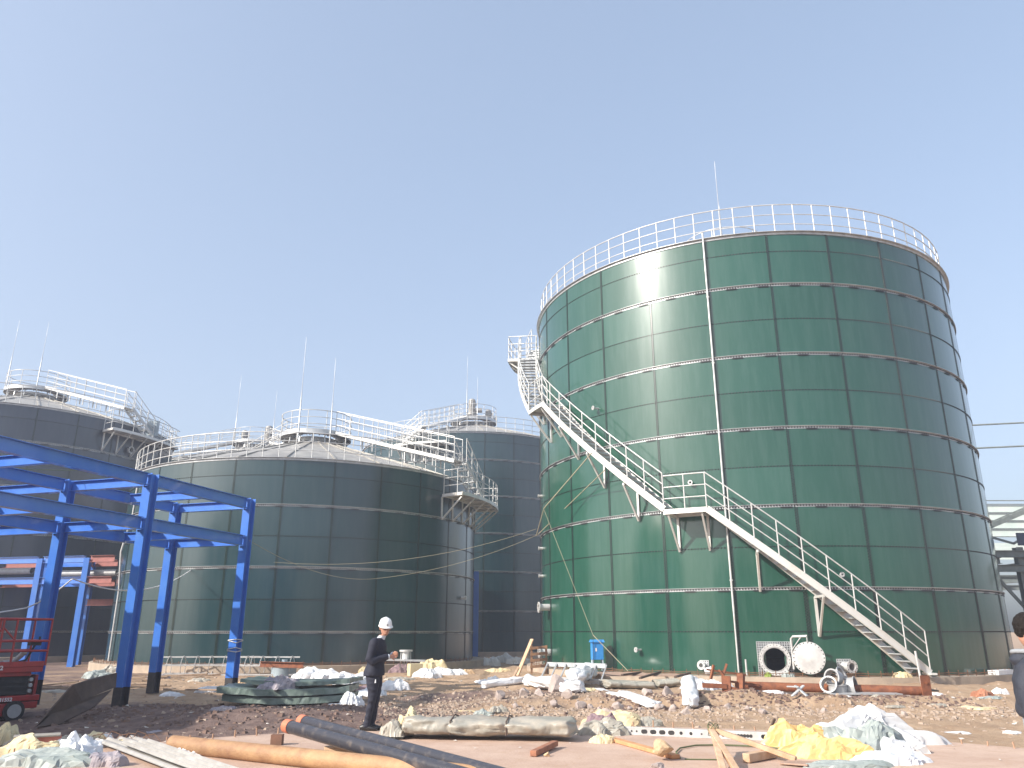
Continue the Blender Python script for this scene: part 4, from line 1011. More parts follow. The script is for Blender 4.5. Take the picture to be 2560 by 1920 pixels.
# table-like yellow boxes by the man's right
crumple('foam_block', M_pyellow, onG(915, 1682), .8, .5, .42, 91, folds=2, label='yellow foam block left behind the man at tank base', cat='foam block', sharp=.4)
yb = onG(1030, 1690); m = MB(); m.box((.1, 0, .2), (.45, .4, .4)); tag(m.build('yellow_crate', M_pyellow, None, yb + V((0, 0, -.02)), (0, 0, .4)), 'yellow box under the pale board right of the man', 'crate')
crumple('cloth', M_mauve, onG(1000, 1684), .9, .4, .42, 92, folds=8, label='mauve cloth hanging under the pale board right of the man', cat='cloth')
m = MB(); m.box((0, 0, 0), (1.5, .5, .06)); tag(m.build('pale_board', M_galv, None, onG(1010, 1688) + V((0, 0, .50)), (0, .03, .05)), 'pale grey board resting on yellow boxes right of the man', 'board')
m = MB(); m.tube([(0, 0, .16), (0, 0, .42)], .14, 16); m.tube([(0, 0, .42), (0, 0, .48)], .24, 20)
for a in range(4): m.tube([(.2 * cos(a * 1.57 + .4), .2 * sin(a * 1.57 + .4), -.22), (.18 * cos(a * 1.57 + .4), .18 * sin(a * 1.57 + .4), .40)], .015, 6)
tag(m.build('small_stool', M_white, None, A(1014, 1652, 30.5) + V((0, 0, -.1))), 'small pale flanged fitting on thin legs at the foot of the middle tank', 'fitting')
for i, (u, v, w, d, h, mt_, lb) in enumerate(((1085, 1678, 1.2, .6, .62, M_pyellow, 'cream coloured rubbish heap by the middle tank footing'), (1070, 1692, .9, .6, .42, M_wplast, 'leaning white plastic sheet left of the cream heap'), (1115, 1688, 1.5, .6, .36, M_wplast, 'long white sack in front of the cream heap'),
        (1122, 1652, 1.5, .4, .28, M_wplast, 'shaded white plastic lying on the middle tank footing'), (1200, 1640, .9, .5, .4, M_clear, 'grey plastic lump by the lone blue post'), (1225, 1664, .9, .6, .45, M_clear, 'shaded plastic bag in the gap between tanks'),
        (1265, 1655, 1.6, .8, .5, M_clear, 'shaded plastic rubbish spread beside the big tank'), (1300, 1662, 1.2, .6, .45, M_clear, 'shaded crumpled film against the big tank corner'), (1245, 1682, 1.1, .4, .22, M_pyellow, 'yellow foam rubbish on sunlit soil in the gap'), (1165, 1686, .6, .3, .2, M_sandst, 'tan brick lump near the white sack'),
        (1205, 1711, .5, .3, .18, M_wplast, 'small white lump left of the long white roll'), (1232, 1708, .45, .3, .22, M_wplast, 'second small white lump left of the long white roll'), (1000, 1700, .9, .4, .14, M_bundle, 'flat pale wrap on the soil right of the man'))):
    crumple('rubbish_heap', mt_, onG(u, v), w, d, h, 100 + i, folds=5, label=lb, cat='rubbish', sharp=.7)
bundle('plastic_roll', M_wplast, onG(1205, 1724), onG(1305, 1706), .28, .2, 9., 'long tapering white plastic roll left of the steel ladder', 'plastic roll', straps=(.7,), n=40, rag=.3)
bundle('plastic_roll', M_wplast, onG(1318, 1716), onG(1452, 1732), .42, .26, 19., 'white plastic folded along the ground below the steel ladder', 'plastic sheet', straps=(.4,), n=50, rag=.5)
bundle('plastic_roll', M_wplast, onG(1440, 1722) + V((0, 0, .1)), onG(1475, 1700) + V((0, 0, .1)), .5, .36, 29., 'bright white plastic bulge behind the plywood', 'plastic sheet', n=40, rag=.5)
bundle('plastic_strip', M_wplast, onG(1492, 1728), onG(1556, 1766), .24, .07, 39., 'white plastic strip hanging down the cut bank', 'plastic strip', n=40, rag=.4, straps=())
bundle('plastic_strip', M_wplast, onG(1553, 1764), onG(1640, 1772), .34, .14, 49., 'white plastic lying among the broken concrete', 'plastic strip', n=40, rag=.4, straps=())
crumple('foam_scrap', M_pyellow, onG(1468, 1730), .55, .35, .16, 130, folds=6, label='pale yellow torn foam on the edge of the cut bank', cat='foam')
crumple('foam_scrap', M_pyellow, onG(1450, 1708), .7, .3, .24, 131, folds=5, label='yellow foam roll beside the steel ladder', cat='foam')
crumple('foam_scrap', M_ggreen, onG(1213, 1788), .42, .25, .16, 132, folds=4, label='grey green and yellow scrap of film behind the wrapped bundle', cat='film')
crumple('foam_scrap', M_pyellow, onG(1150, 1780), .9, .25, .05, 133, folds=4, label='flat yellowish strip on the soil behind the wrapped bundle', cat='film')

# steel ladder frame lying against the footing
L0 = onG(1352, 1704); L1 = onG(1528, 1712)
lf = empty('steel_ladder', L0, 0, 'galvanised steel stair ladder lying on its side against the footing', 'ladder')
dX = V((L1.x - L0.x, L1.y - L0.y, 0)) * .86; bk = V((.22, .52, .46))
m = MB()
m.bar((0, 0, .08), dX + V((0, 0, .08)), .05, .16); m.bar(bk + V((0, 0, .0)), bk + dX + V((0, 0, .02)), .05, .12); m.build('side_rail', M_galv, lf)
tr = MB(); tr.bar((0, 0, .08), bk, .035, .14, up=(.1, -1, .8)); t_ = None
for i in range(7):
    q = dX * (i / 6.)
    if t_ is None: t_ = tr.build('step', M_galv, lf, q)
    else: inst(t_, lf, q)
# pallet and boards at the tank corner
pl = empty('broken_pallet', onG(1300, 1690), 0, 'broken timber pallet standing at the left corner of the big tank', 'pallet')
m = MB(); m.bar((-.1, -.3, 0), (.42, .1, 1.15), .16, .04); m.build('board', M_wood, pl)
M_pal = mat('weathered_pallet', (.30, .17, .09), .85, 0, (.18, .10, .06), 6)
for i in range(4):
    m = MB(); m.bar((.35, .3, .25 + .2 * i), (.95, .35, .30 + .2 * i), .09, .03, up=(0, 1, 0)); m.build('slat', M_pal, pl)
for x in (.4, .9): m = MB(); m.bar((x, .36, 0), (x, .36, .95), .07, .07); m.build('board', M_pal, pl)
plank('timber', onG(1278, 1702), onG(1296, 1690) + V((0, 0, .3)), .08, .05, M_wood, 'single board leaning left of the broken pallet', 'board')
# plywood packs
bundle('plywood_pack', M_bundle, onG(1510, 1722) + V((0, .25, .02)), onG(1632, 1724) + V((0, .25, .02)), 1.0, .20, 59., 'film wrapped plywood pack near the footing, left one', 'plywood pack', n=40, rag=.10)
bundle('plywood_pack', M_bundle, onG(1640, 1722) + V((0, .25, .02)), onG(1700, 1716) + V((0, .25, .02)), .8, .17, 69., 'film wrapped plywood pack near the footing, right one', 'plywood pack', n=40, rag=.10)
c = onG(1560, 1708); m = MB(); m.box((0, 0, .0), (1.35, .8, .02)); tag(m.build('plywood_sheet', M_ply, None, c + V((0, .1, .27)), (.06, 0, .1)), 'bare plywood sheet on top of the left wrapped pack', 'plywood')
c = onG(1650, 1710); m = MB(); m.box((0, 0, .0), (1.1, .6, .02)); tag(m.build('plywood_sheet', M_ply, None, c + V((0, .15, .24)), (.05, 0, -.05)), 'bare plywood sheet bridging the two wrapped packs', 'plywood')
for (u0, v0, u1, v1, lb) in ((1556, 1716, 1604, 1706, 'grey timber on the left plywood'), (1601, 1720, 1652, 1710, 'grey timber on the right plywood'), (1690, 1724, 1726, 1708, 'grey batten at the right end of the plywood packs')):
    p_, q_ = onG(u0, v0), onG(u1, v1); plank('timber', p_ + V((0, 0, .30)), q_ + V((0, 0, .27)), .07, .05, M_wood2, lb, 'timber')

# broken concrete lumps along the bank
rnd = random.Random(5)
lumps = [(1250, 1760, .22), (1312, 1758, .24), (1348, 1764, .2), (1392, 1752, .38), (1386, 1768, .2), (1418, 1768, .22), (1452, 1768, .2), (1476, 1770, .12), (1518, 1768, .24), (1545, 1774, .2), (1575, 1776, .1), (1618, 1764, .22), (1648, 1776, .16), (1668, 1768, .26), (1682, 1778, .16), (1712, 1782, .16), (1722, 1776, .14), (1770, 1778, .15), (1820, 1780, .12), (1870, 1782, .12), (1905, 1782, .14), (2135, 1784, .16), (2260, 1790, .12), (2060, 1780, .12), (1290, 1770, .12), (1330, 1776, .1), (1498, 1778, .1), (1600, 1778, .1)]
for i, (u, v, s) in enumerate(lumps):
    p = onG(u, v); p.z += s * .22
    big = s >= .24
    lab = {3: 'tallest pointed lump of broken concrete under the steel ladder', 1: 'broad lump of broken concrete left in the bank row', 8: 'broken concrete lump under the white plastic strip', 17: 'broken concrete lump beside the white sack'}.get(i, 'grey broken concrete lump in the row along the cut bank')
    rock('concrete_lump', M_rock, p, s * .75, 10 + i, lab, 'rubble', 'broken concrete along the bank', sc=(1, .8, .9 if i != 3 else 1.25))
# gravel and crumbs: too many to count
gm = MB(); rnd = random.Random(9)
def pebble(m, p, s):
    a = rnd.uniform(0, 6); vs = []
    for k in range(4): t = a + k * pi / 2 + rnd.uniform(-.3, .3); vs.append((p.x + s * cos(t) * rnd.uniform(.6, 1.1), p.y + s * sin(t) * rnd.uniform(.6, 1.1), p.z - s * .2))
    for q in vs[:]: vs.append((p.x + (q[0] - p.x) * rnd.uniform(.5, .85), p.y + (q[1] - p.y) * rnd.uniform(.5, .85), p.z + s * rnd.uniform(.2, .55)))
    m.add(vs, [(0, 1, 5, 4), (1, 2, 6, 5), (2, 3, 7, 6), (3, 0, 4, 7), (4, 5, 6), (4, 6, 7)])
for i in range(9000):
    if i < 4200: x, y = rnd.uniform(-2.5, 11.5), rnd.gauss(17.0, .75)
    elif i < 6500: x, y = rnd.uniform(-14, 14), rnd.uniform(13, 29)
    else: x, y = rnd.gauss(-1.0, 2.4), rnd.gauss(18.6, 1.5)
    if hypot(x - SLAB[0], y - SLAB[1]) < SLAB[2] + .1: continue
    z = zt(x, y); pebble(gm, V((x, y, z)), rnd.choice((.012, .018, .025, .025, .04, .06)) * rnd.uniform(.7, 1.3))
tag(gm.build('gravel', mat('pebbles', (.42, .33, .26), .95, 0, (.31, .235, .18), 3)), 'loose grey pebbles scattered over the soil', 'gravel', kind='stuff')
gm = MB()
for i in range(2600):
    x, y = (rnd.gauss(-5, 2.4), rnd.gauss(16.3, 1.5)) if i < 1500 else (rnd.uniform(2, 10), rnd.gauss(18.3, .4))
    if hypot(x - SLAB[0], y - SLAB[1]) < SLAB[2] + .1: continue
    pebble(gm, V((x, y, zt(x, y))), rnd.choice((.02, .03, .045, .07)) * rnd.uniform(.7, 1.3))
tag(gm.build('soil_clods', mat('brown_clods', (.20, .13, .10), .95, 0, (.13, .085, .07), 3)), 'crumbled clods of dug soil', 'soil', kind='stuff')
gm = MB()
for i in range(420):
    x, y = rnd.uniform(-11, 12), rnd.uniform(13, 28)
    if i > 280: x, y = rnd.uniform(-7, 8), rnd.uniform(9.8, 13)
    ins = hypot(x - SLAB[0], y - SLAB[1]) < SLAB[2]
    if ins and i % 3: continue
    z = zg(x, y) + .006; s = rnd.uniform(.015, .06) * (.5 if ins else 1); a = rnd.uniform(0, 6)
    q = [(x + s * cos(a + k) * rnd.uniform(.5, 1.2), y + s * sin(a + k) * rnd.uniform(.5, 1.2), z + rnd.uniform(0, s * .7)) for k in (0, 1.4, 3, 4.5)]
    gm.add(q, [(0, 1, 2, 3)])
tag(gm.build('litter_scraps', M_paper), 'tiny pale scraps of paper and film over the site', 'litter', kind='stuff')
for i, (u, v, w, h, mt_) in enumerate(((2100, 1768, .5, .08, M_wplast), (2330, 1740, .5, .10, M_wplast), (2345, 1765, .4, .06, M_bundle), (2440, 1772, .8, .08, M_pyellow), (2390, 1832, .5, .03, M_wplast), (2200, 1760, .3, .06, M_bundle), (1958, 1716, .5, .12, M_wplast), (1985, 1722, .4, .1, M_wplast), (2240, 1775, .4, .05, M_bundle), (2480, 1765, .5, .06, M_ggreen), (2530, 1832, .3, .05, M_wplast), (2500, 1738, .35, .22, M_wplast), (2455, 1738, .5, .22, M_redwood))):
    crumple('scrap', mt_, onG(u, v), w, w * .5, h, 140 + i, folds=5, n=16, label='%s scrap on the soil, %s' % (('white', 'white', 'dusty', 'yellow', 'flat white', 'small dusty', 'white', 'pale white', 'dusty', 'grey green', 'small white', 'upright white', 'reddish')[i], ('near the grey rings', 'near the rusty pipe end', 'below the rusty pipe end', 'in front of the footing', 'on the slab edge', 'near the milky film', 'under the rusty pipe', 'by the crossed brackets', 'left of the yellow scrap', 'beside the yellow scrap', 'near the right man', 'against the footing by the right man', 'against the footing')[i]), cat='scrap')

rnd = random.Random(31)
M_bat = mat('dusty_batten', (.36, .26, .18), .85, 0, (.24, .17, .12), 6)
for i in range(16):
    x, y = rnd.uniform(-14, -9.6), rnd.uniform(22.5, 29.0); a = rnd.uniform(-.5, .5); L_ = rnd.uniform(.7, 2.2)
    p_ = V((x, y, zt(x, y) + .05)); x2, y2 = x + L_ * cos(a), y + L_ * sin(a)
    plank('batten', p_, V((x2, y2, zt(x2, y2) + .05 + rnd.uniform(0, .12))), .09, .04, M_bat, 'dusty broken batten lying on the soil between the blue columns and the squat tank', 'timber', 'broken battens by the squat tank')
for i, (u, v, w, d, h, mt_, lb) in enumerate(((245, 1695, 1.0, .7, .34, M_ggreen, 'grey green cloth bundle on the ground beyond the propped board'), (275, 1682, .9, .5, .34, M_bundle, 'pale sack lying beyond the grey green bundle'), (335, 1682, .5, .3, .22, M_redwood, 'reddish rubbish lump between the two nearest blue columns'), (130, 1732, 1.1, .3, .1, M_bundle, 'flat pale sheet on the soil left of the propped board'), (395, 1700, .8, .4, .2, M_lilac, 'greyish rags between the near blue columns'), (500, 1705, .7, .3, .16, M_bundle, 'dusty film under the ladder cage'), (620, 1712, .6, .4, .2, M_sandst, 'sandy soil lump left of the plate stack'), (560, 1800, .5, .3, .09, M_lilac, 'ash grey litter patch on the dark soil'), (395, 1825, .5, .35, .05, M_lilac, 'flat grey dusty patch of film on the dark soil'))):
    crumple('rubbish', mt_, onG(u, v), w, d, h, 170 + i, folds=5, n=18, label=lb, cat='rubbish', sharp=.7)

# sacks, buckets by the footing
bundle('white_sack', M_wplast, onG(1728, 1774) + V((0, 0, .02)), onG(1724, 1748) + V((0, 0, .1)), .34, .30, 79., 'full white sack slumped on the cut bank', 'sack', n=24, rag=.25, straps=())
crumple('plastic_heap', M_wplast, onG(1745, 1722), .9, .5, .42, 150, folds=4, label='glaring white plastic heap at the footing left of the rusty pipe', cat='plastic sheet')
crumple('plastic_heap', M_wplast, onG(1790, 1722), .8, .4, .36, 151, folds=4, label='second white plastic heap beside the rusty bracket frame', cat='plastic sheet')
crumple('plastic_heap', M_wplast, onG(1930, 1734), 1.1, .3, .16, 152, folds=6, label='white plastic lying under the long rusty pipe', cat='plastic sheet')
bp_ = V((B[0], B[1], 0)) + C(8.60, -27.2, .35)
m = MB(); m.tube([(0, 0, 0), (0, 0, .19)], [.09, .105], 20); m.tube([(0, 0, .19), (0, 0, .205)], .112, 20); wb = tag(m.build('paint_bucket', M_wplast, None, bp_ + V((0, 0, .11)), (rad(80), 0, 1.2)), 'tipped white plastic bucket on the footing near the small flange', 'bucket')
crumple('green_plant', mat('leaf_green', (.30, .38, .06), .7, 0, (.16, .26, .04), 10), V((B[0], B[1], 0)) + C(8.68, -15.6, .35), .22, .15, .16, 160, folds=9, n=18, label='small yellow green weed on the footing under the manway', cat='weed', sharp=1.)
crumple('rag', M_ggreen, V((B[0], B[1], 0)) + C(8.68, -12.2, .35), .42, .22, .2, 161, folds=6, n=22, label='grey green rag on the footing under the manway cover', cat='rag')
crumple('rag', M_pyellow, V((B[0], B[1], 0)) + C(8.75, 8.4, .35), .5, .25, .22, 162, folds=4, n=22, label='yellowish rag on the footing at the stair foot', cat='rag')

# rusty pipe with flange plate
p0 = G(1838, 1714, .33); p1 = G(2318, 1728, .26)
rp = bigpipe('rusty_pipe', p0, p1, .10, M_rust, 'long rusty pipe lying along the big tank footing')
m = MB(); m.box((0, 0, .12), (.22, .03, .44)); m.tube([(-.0, -.03, .18), (0, -.04, .18)], .03, 10); f_ = m.build('end_plate', M_rust, rp, p1 + V((-.06, -.10, 0)), (0, 0, .1))
sup = MB()
for a in (.12, .88): q = p0 + (p1 - p0) * a; sup.box((q.x, q.y, (q.z + zg(q.x, q.y)) / 2 - .05), (.2, .18, max(.05, q.z - zg(q.x, q.y) - .1)))
tag(sup.build('support_blocks', M_rock), 'stones under the long rusty pipe', 'stones')
# rusty bracket scrap frame
c = onG(1815, 1738); sc_ = empty('scrap_brackets', c, 0, 'tangle of rusty steel brackets at the left end of the rusty pipe', 'scrap steel')
for a, b2, w, h in (((-.55, -.1, .22), (.0, -.12, .20), .10, .10), ((0, -.1, .0), (.02, -.05, .42), .2, .12), ((.05, -.1, .18), (.5, -.25, .05), .07, .06), ((.35, .0, .12), (.4, .05, .46), .16, .1), ((.1, -.02, .3), (.85, .2, .2), .05, .05), ((-.1, .1, .55), (.05, .05, .35), .05, .04), ((-.35, .25, .55), (.6, .35, .42), .04, .04), ((-.3, .1, .35), (-.2, .15, .65), .05, .05), ((.0, .15, .4), (.1, .1, .68), .05, .05)):
    m = MB(); m.bar(a, b2, w, h); m.build('bracket_arm', M_rust, sc_)
# grey flanged ring fittings
c = onG(2098, 1752)
def ringf(name, off, ax, r, h, label, mt_=M_grey):
    ax = V(ax).normalized(); m = MB(); m.pipe(V((0, 0, 0)), ax * h, r, r * .9, 32); m.pipe(ax * (h - .02), ax * h, r * 1.13, r * .9, 32); o = m.build(name, mt_, None, c + V(off)); return tag(o, label, 'pipe fitting', 'grey pipe fittings')
ringf('pipe_fitting', (0, 0, .02), (.0, -.05, 1), .20, .26, 'upright grey pipe ring in the cluster under the rusty pipe')
ringf('pipe_fitting', (.05, .12, .40), (-.75, -.6, .1), .17, .22, 'grey pipe elbow ring atop the cluster, facing left')
ringf('pipe_fitting', (-.18, -.05, .22), (-.55, -.7, .38), .17, .16, 'leftmost tilted grey flange ring of the cluster')
ringf('pipe_fitting', (.26, .1, .2), (.8, -.55, .12), .2, .2, 'rightmost large grey ring of the cluster')
ringf('pipe_fitting', (.12, .15, .46), (.5, -.5, .5), .14, .1, 'small grey ring on top of the cluster, tilted right')
# crossed galvanised brackets
c = onG(2000, 1768)
for i, (a, b2) in enumerate((((-.18, -.1, .02), (.16, .1, .22)), ((.14, -.12, .02), (-.02, .12, .22)), ((-.2, .12, .2), (.02, .0, .2)))):
    plank('angle_bracket', c + V(a), c + V(b2), .07, .03, M_galv, ('left leaning arm of the crossed galvanised brackets', 'right leaning arm of the crossed galvanised brackets', 'upper flat galvanised bracket by the crossed pair')[i], 'bracket', 'galvanised brackets')
m = MB(); m.box((0, 0, .05), (.18, .14, .10)); tag(m.build('metal_box', M_grey, None, onG(1888, 1746)), 'small grey metal box under the rusty bracket tangle', 'metal box')
m = MB(); m.box((0, 0, 0), (1.6, .5, .02)); tag(m.build('grey_sheet', M_grey, None, onG(2160, 1758) + V((0, 0, .03)), (.03, 0, .04)), 'flat grey sheet half buried right of the grey rings', 'metal sheet')
m = MB(); m.box((0, 0, 0), (1.1, .3, .03)); tag(m.build('dark_board', M_dark, None, onG(2285, 1740) + V((0, 0, .08)), (.05, .03, .1)), 'dark flat board under the end of the rusty pipe', 'board')
m = MB(); m.box((0, 0, .06), (1.0, .3, .12)); tag(m.build('white_tray', M_wplast, None, V((B[0], B[1], 0)) + C(8.7, 34, .36), (0, 0, .6)), 'white plastic tray on the footing behind the right man', 'tray')

# blue electrical box on legs
bq = V((B[0], B[1], 0)) + C(8.78, -50.8, .35)
bx = empty('electric_box', bq, .12, 'bright blue electrical box on legs by the big tank', 'electrical box')
m = MB(); m.box((0, 0, .62), (.36, .26, .52)); o = m.build('cabinet', M_bluebox, bx); bv = o.modifiers.new('b', 'BEVEL'); bv.width = .008
m = MB(); vs = [(-.22, -.17, .88), (.22, -.17, .88), (.22, .17, .88), (-.22, .17, .88), (-.22, 0, .96), (.22, 0, .96)]; m.add(vs, [(0, 1, 5, 4), (2, 3, 4, 5), (0, 4, 3), (1, 2, 5), (3, 2, 1, 0)]); m.build('lid', M_bluebox, bx)
for x in (-.15, .15):
    for y in (-.1, .1): m = MB(); m.bar((x, y, .36), (x * 1.25, y * 1.3, -.0), .035, .035); m.build('leg', M_tub, bx)
m = MB(); m.box((-.06, -.134, .66), (.05, .006, .10)); m.build('label_plate', M_textw, bx)
# ropes and cables
def rope(name, pts, r, mt_, label, sag=0, n=18):
    m = MB(); P_ = []
    for a, b_ in zip(pts, pts[1:]):
        a, b_ = V(a), V(b_)
        for i in range(n): t = i / n; q = a + (b_ - a) * t; q.z -= sag * 4 * t * (1 - t) * (b_ - a).length * .04; P_.append(q)
    P_.append(V(pts[-1])); m.tube(P_, r, 5); return tag(m.build(name, mt_), label, 'rope')
b3 = V((B[0], B[1], 0))
an = b3 + C(8.55, -86, 5.15)
rope('cable', [an + V((0, 0, .25)), V((-9.0, 30.1, 4.05))], .007, M_rope, 'upper sagging cable from the big tank across the squat tank', 1.3)
rope('cable', [an, V((-5.0, 29.4, 3.4)), C2 + V((.1, 0, 3.9))], .007, M_rope, 'lower sagging cable from the big tank to the blue column', 1.0)
rope('rope', [an, b3 + C(9.26, -64.5, 5.7), b3 + C(9.24, -47.8, 7.2)], .018, M_rope, 'steeper of two pale ropes tied to the big tank stair')
rope('rope', [an + V((0, 0, -.02)), b3 + C(9.24, -44.5, 6.55)], .016, M_rope, 'shallower of two pale ropes tied to the big tank stair')
rope('rope', [b3 + C(9.26, -64.5, 5.65), b3 + C(9.0, -50.4, 1.45)], .007, M_rope, 'thin rope hanging from the ropes down to the blue box')
rope('rope', [b3 + C(9.0, -50.4, 1.45), b3 + C(8.85, -42.6, .42)], .011, M_rope, 'rope slanting from above the blue box to the footing')
rope('thin_rod', [b3 + C(9.0, -50.4, 1.5), b3 + C(9.0, -50.6, .3)], .008, M_wire, 'thin dark rod standing in front of the blue box')
rope('cable', [V((-14.5, 18.5, 1.9)), V((-12.0, 20.0, 2.1)), C1 + V((-2.1, 1.2, 2.75)), V((-12.6, 31.5, 3.9))], .018, M_wplast, 'pale cable slung behind the blue columns to the squat tank', 1.)
rope('cable', [V((-14, 14.5, 5.25)), C1 + rb_ * 2.1 + V((0, 0, 5.25)), C1 + V((0, 0, 5.0))], .009, M_gcable, 'thin green line along the upper beam of the blue frame', 1.)

# ------------------------------------------------------------------ steel frame shed at the right
sh = empty('steel_shed', (27.5, 40, 0), 0, 'half clad pale steel framed shed behind the big tank at right', 'shed')
def sbeam(name, p, q, w, h, mt_=M_steelg): m = MB(); m.hbeam(p, q, w, h, .02); return m.build(name, mt_, sh)
for x in (-2.0, 5.5, 13.):
    for y in (0, 9, 18): m = MB(); m.hbeam((x, y, -.1), (x, y, 5.6 if y < 15 else 10.5), .35, .35, .02, up=(0, 1, 0)); m.build('column', M_steelg, sh)
for y in (0, 9, 18):
    for z in (4.55, 5.25): sbeam('beam', (-3.4, y - .3, z), (17, y - .3, z), .22, .34)
for x in (-3, 0, 7.5, 15):
    for z in (4.6,): sbeam('beam', (x, 0, z + .35), (x, 18, z + .35), .2, .3)
for z in (11.8, 13.2): m = MB(); m.tube([(-6, 6, z), (18, 2, z + .3)], .05, 6); m.build('tie_rod', M_steelg, sh)
for z in (6.9, 7.5, 8.6, 9.2, 9.8, 10.4): m = MB(); m.box((7, 19, z), (26, .08, .52)); m.build('cladding_strip', M_panel, sh)
for z in (7.2, 8.3, 8.9, 9.5, 10.1, 10.72, 11.0): m = MB(); m.box((7, 18.9, z), (26, .12, .06)); m.build('purlin', M_steelg, sh)
for i in range(3): m = MB(); m.box((7, 12, 6.3 + .35 * i), (20, .06, .2)); m.build('louvre', M_panel, sh)
m = MB(); m.box((.6, -.3, 5.98), (5.4, .12, .62)); m.build('dark_panel', M_dkblue, sh)
# stair flight in the shed
for k in (0, .9): m = MB(); m.bar((-2.2, 3 + k, 6.7), (3.6, 3 + k, 9.0), .06, .25); m.build('stair_stringer', M_steelg, sh)
m = MB()
for i in range(14): m.box((-2.2 + 5.8 * i / 14 + .2, 3.45, 6.7 + 2.3 * i / 14 + .1), (.3, .9, .04))
m.build('stair_treads', M_steelg, sh)
m = MB(); m.bar((-2.0, 2.9, 6.6), (-.3, 2.9, 6.1), .06, .12); m.bar((-.3, 2.9, 6.1), (2.5, 2.9, 7.6), .06, .12); m.build('brace', M_steelg, sh)
for (p, q) in (((.2, .2, .3), (5.3, .2, 4.3)), ((-3.2, .2, 4.2), (-2., .2, 2.6)), ((-2.0, .2, 3.4), (1.5, .2, 4.3))): m = MB(); m.bar(p, q, .1, .14); m.build('brace', M_steelg, sh)

# ------------------------------------------------------------------ unseen low buildings added behind the photographer for the tank's lower half to mirror
def shed2(x, y, w, d, h, rz, lab, mt_):
    o = empty('mirrored_building', (x, y, 0), rz, lab, 'building'); m = MB(); m.box((0, 0, h / 2 - .1), (w, d, h)); m.build('wall', mt_, o)
    m = MB(); m.add([(-w / 2 - .3, -d / 2 - .3, h - .1), (w / 2 + .3, -d / 2 - .3, h - .1), (w / 2 + .3, d / 2 + .3, h - .1), (-w / 2 - .3, d / 2 + .3, h - .1), (-w / 2 - .3, 0, h + d * .16), (w / 2 + .3, 0, h + d * .16)], [(0, 1, 5, 4), (2, 3, 4, 5), (1, 2, 5), (3, 0, 4), (3, 2, 1, 0)]); m.build('roof', M_steelg, o)
    for i in range(int(w / 4)):
        m = MB(); m.box((-w / 2 + 2 + 4 * i, d / 2 + .02, h * .5), (1.6, .1, 1.4)); m.build('window', M_dkblue, o)
shed2(-16, -42, 44, 12, 9.0, .2, 'long unseen workshop added behind the photographer for reflections', mat('workshop_wall', (.16, .17, .17), .8, 0, (.12, .13, .13), 2))
shed2(30, -32, 36, 12, 8.0, -.55, 'second unseen workshop added behind the photographer for reflections', mat('workshop_wall_b', (.13, .14, .13), .8, 0, (.1, .11, .1), 2))

# ------------------------------------------------------------------ people
def bake(o, vox=None, smooth=4, fac=.5):
    if vox: r = o.modifiers.new('r', 'REMESH'); r.mode = 'VOXEL'; r.voxel_size = vox; r.use_smooth_shade = True
    if smooth: s = o.modifiers.new('s', 'SMOOTH'); s.iterations = smooth; s.factor = fac
    dg = bpy.context.evaluated_depsgraph_get(); me = bpy.data.meshes.new_from_object(o.evaluated_get(dg)); o.modifiers.clear()
    mt_ = o.data.materials[0]; o.data = me
    if not me.materials: me.materials.append(mt_)
    me.polygons.foreach_set('use_smooth', [True] * len(me.polygons)); return o
def loft(m, rings, n=20):
    """rings: (centre, radius along a, radius along b, axis a, axis b)"""
    vs = []
    for c, ra_, rb2, a, b_ in rings:
        a, b_ = V(a).normalized(), V(b_).normalized()
        vs += [V(c) + a * ra_ * cos(2 * pi * k / n) + b_ * rb2 * sin(2 * pi * k / n) for k in range(n)]
    m.add(vs, [(i * n + k, i * n + (k + 1) % n, (i + 1) * n + (k + 1) % n, (i + 1) * n + k) for i in range(len(rings) - 1) for k in range(n)], True)
    m.add(vs[:n], [tuple(range(n))[::-1]]); m.add(vs[-n:], [tuple(range(n))])
X, Y, Zv = V((1, 0, 0)), V((0, 1, 0)), V((0, 0, 1))
def vtub(m, pts):   # vertical-ish ellipse stack: (x, y, z, rx, ry)
    loft(m, [((x, y, z), rx, ry, X, Y) for x, y, z, rx, ry in pts])
def head(m, c, yaw, tilt, s=1.):
    """head with nose, chin, ears; faces local +x"""
    M = Matrix.Translation(c) @ Matrix.Rotation(yaw, 4, 'Z') @ Matrix.Rotation(tilt, 4, 'Y')
    t = MB()
    prof = [(-.005, 0, -.115, .03, .028), (.012, 0, -.10, .062, .045), (.006, 0, -.07, .082, .060), (.0, 0, -.03, .092, .070), (-.004, 0, .01, .096, .075), (-.008, 0, .05, .098, .077), (-.010, 0, .085, .086, .070), (-.012, 0, .108, .055, .045), (-.012, 0, .118, .02, .018)]
    loft(t, [(V((x, y, z)) * s, rx * s, ry * s, X, Y) for x, y, z, rx, ry in prof])
    t.tube([V((.085, 0, .012)) * s, V((.108, 0, -.022)) * s, V((.098, 0, -.036)) * s], [.010 * s, .018 * s, .013 * s], 8)
    t.tube([V((.088, -.022, -.062)) * s, V((.095, 0, -.062)) * s, V((.088, .022, -.062)) * s], .008 * s, 8)
    for k in (-1, 1): t.tube([V((-.01, .072 * k, .015)) * s, V((-.02, .088 * k, .02)) * s, V((-.012, .084 * k, -.03)) * s], [.014 * s, .017 * s, .010 * s], 8)
    m.add([M @ V(p) for p in t.v], t.f, True); return M
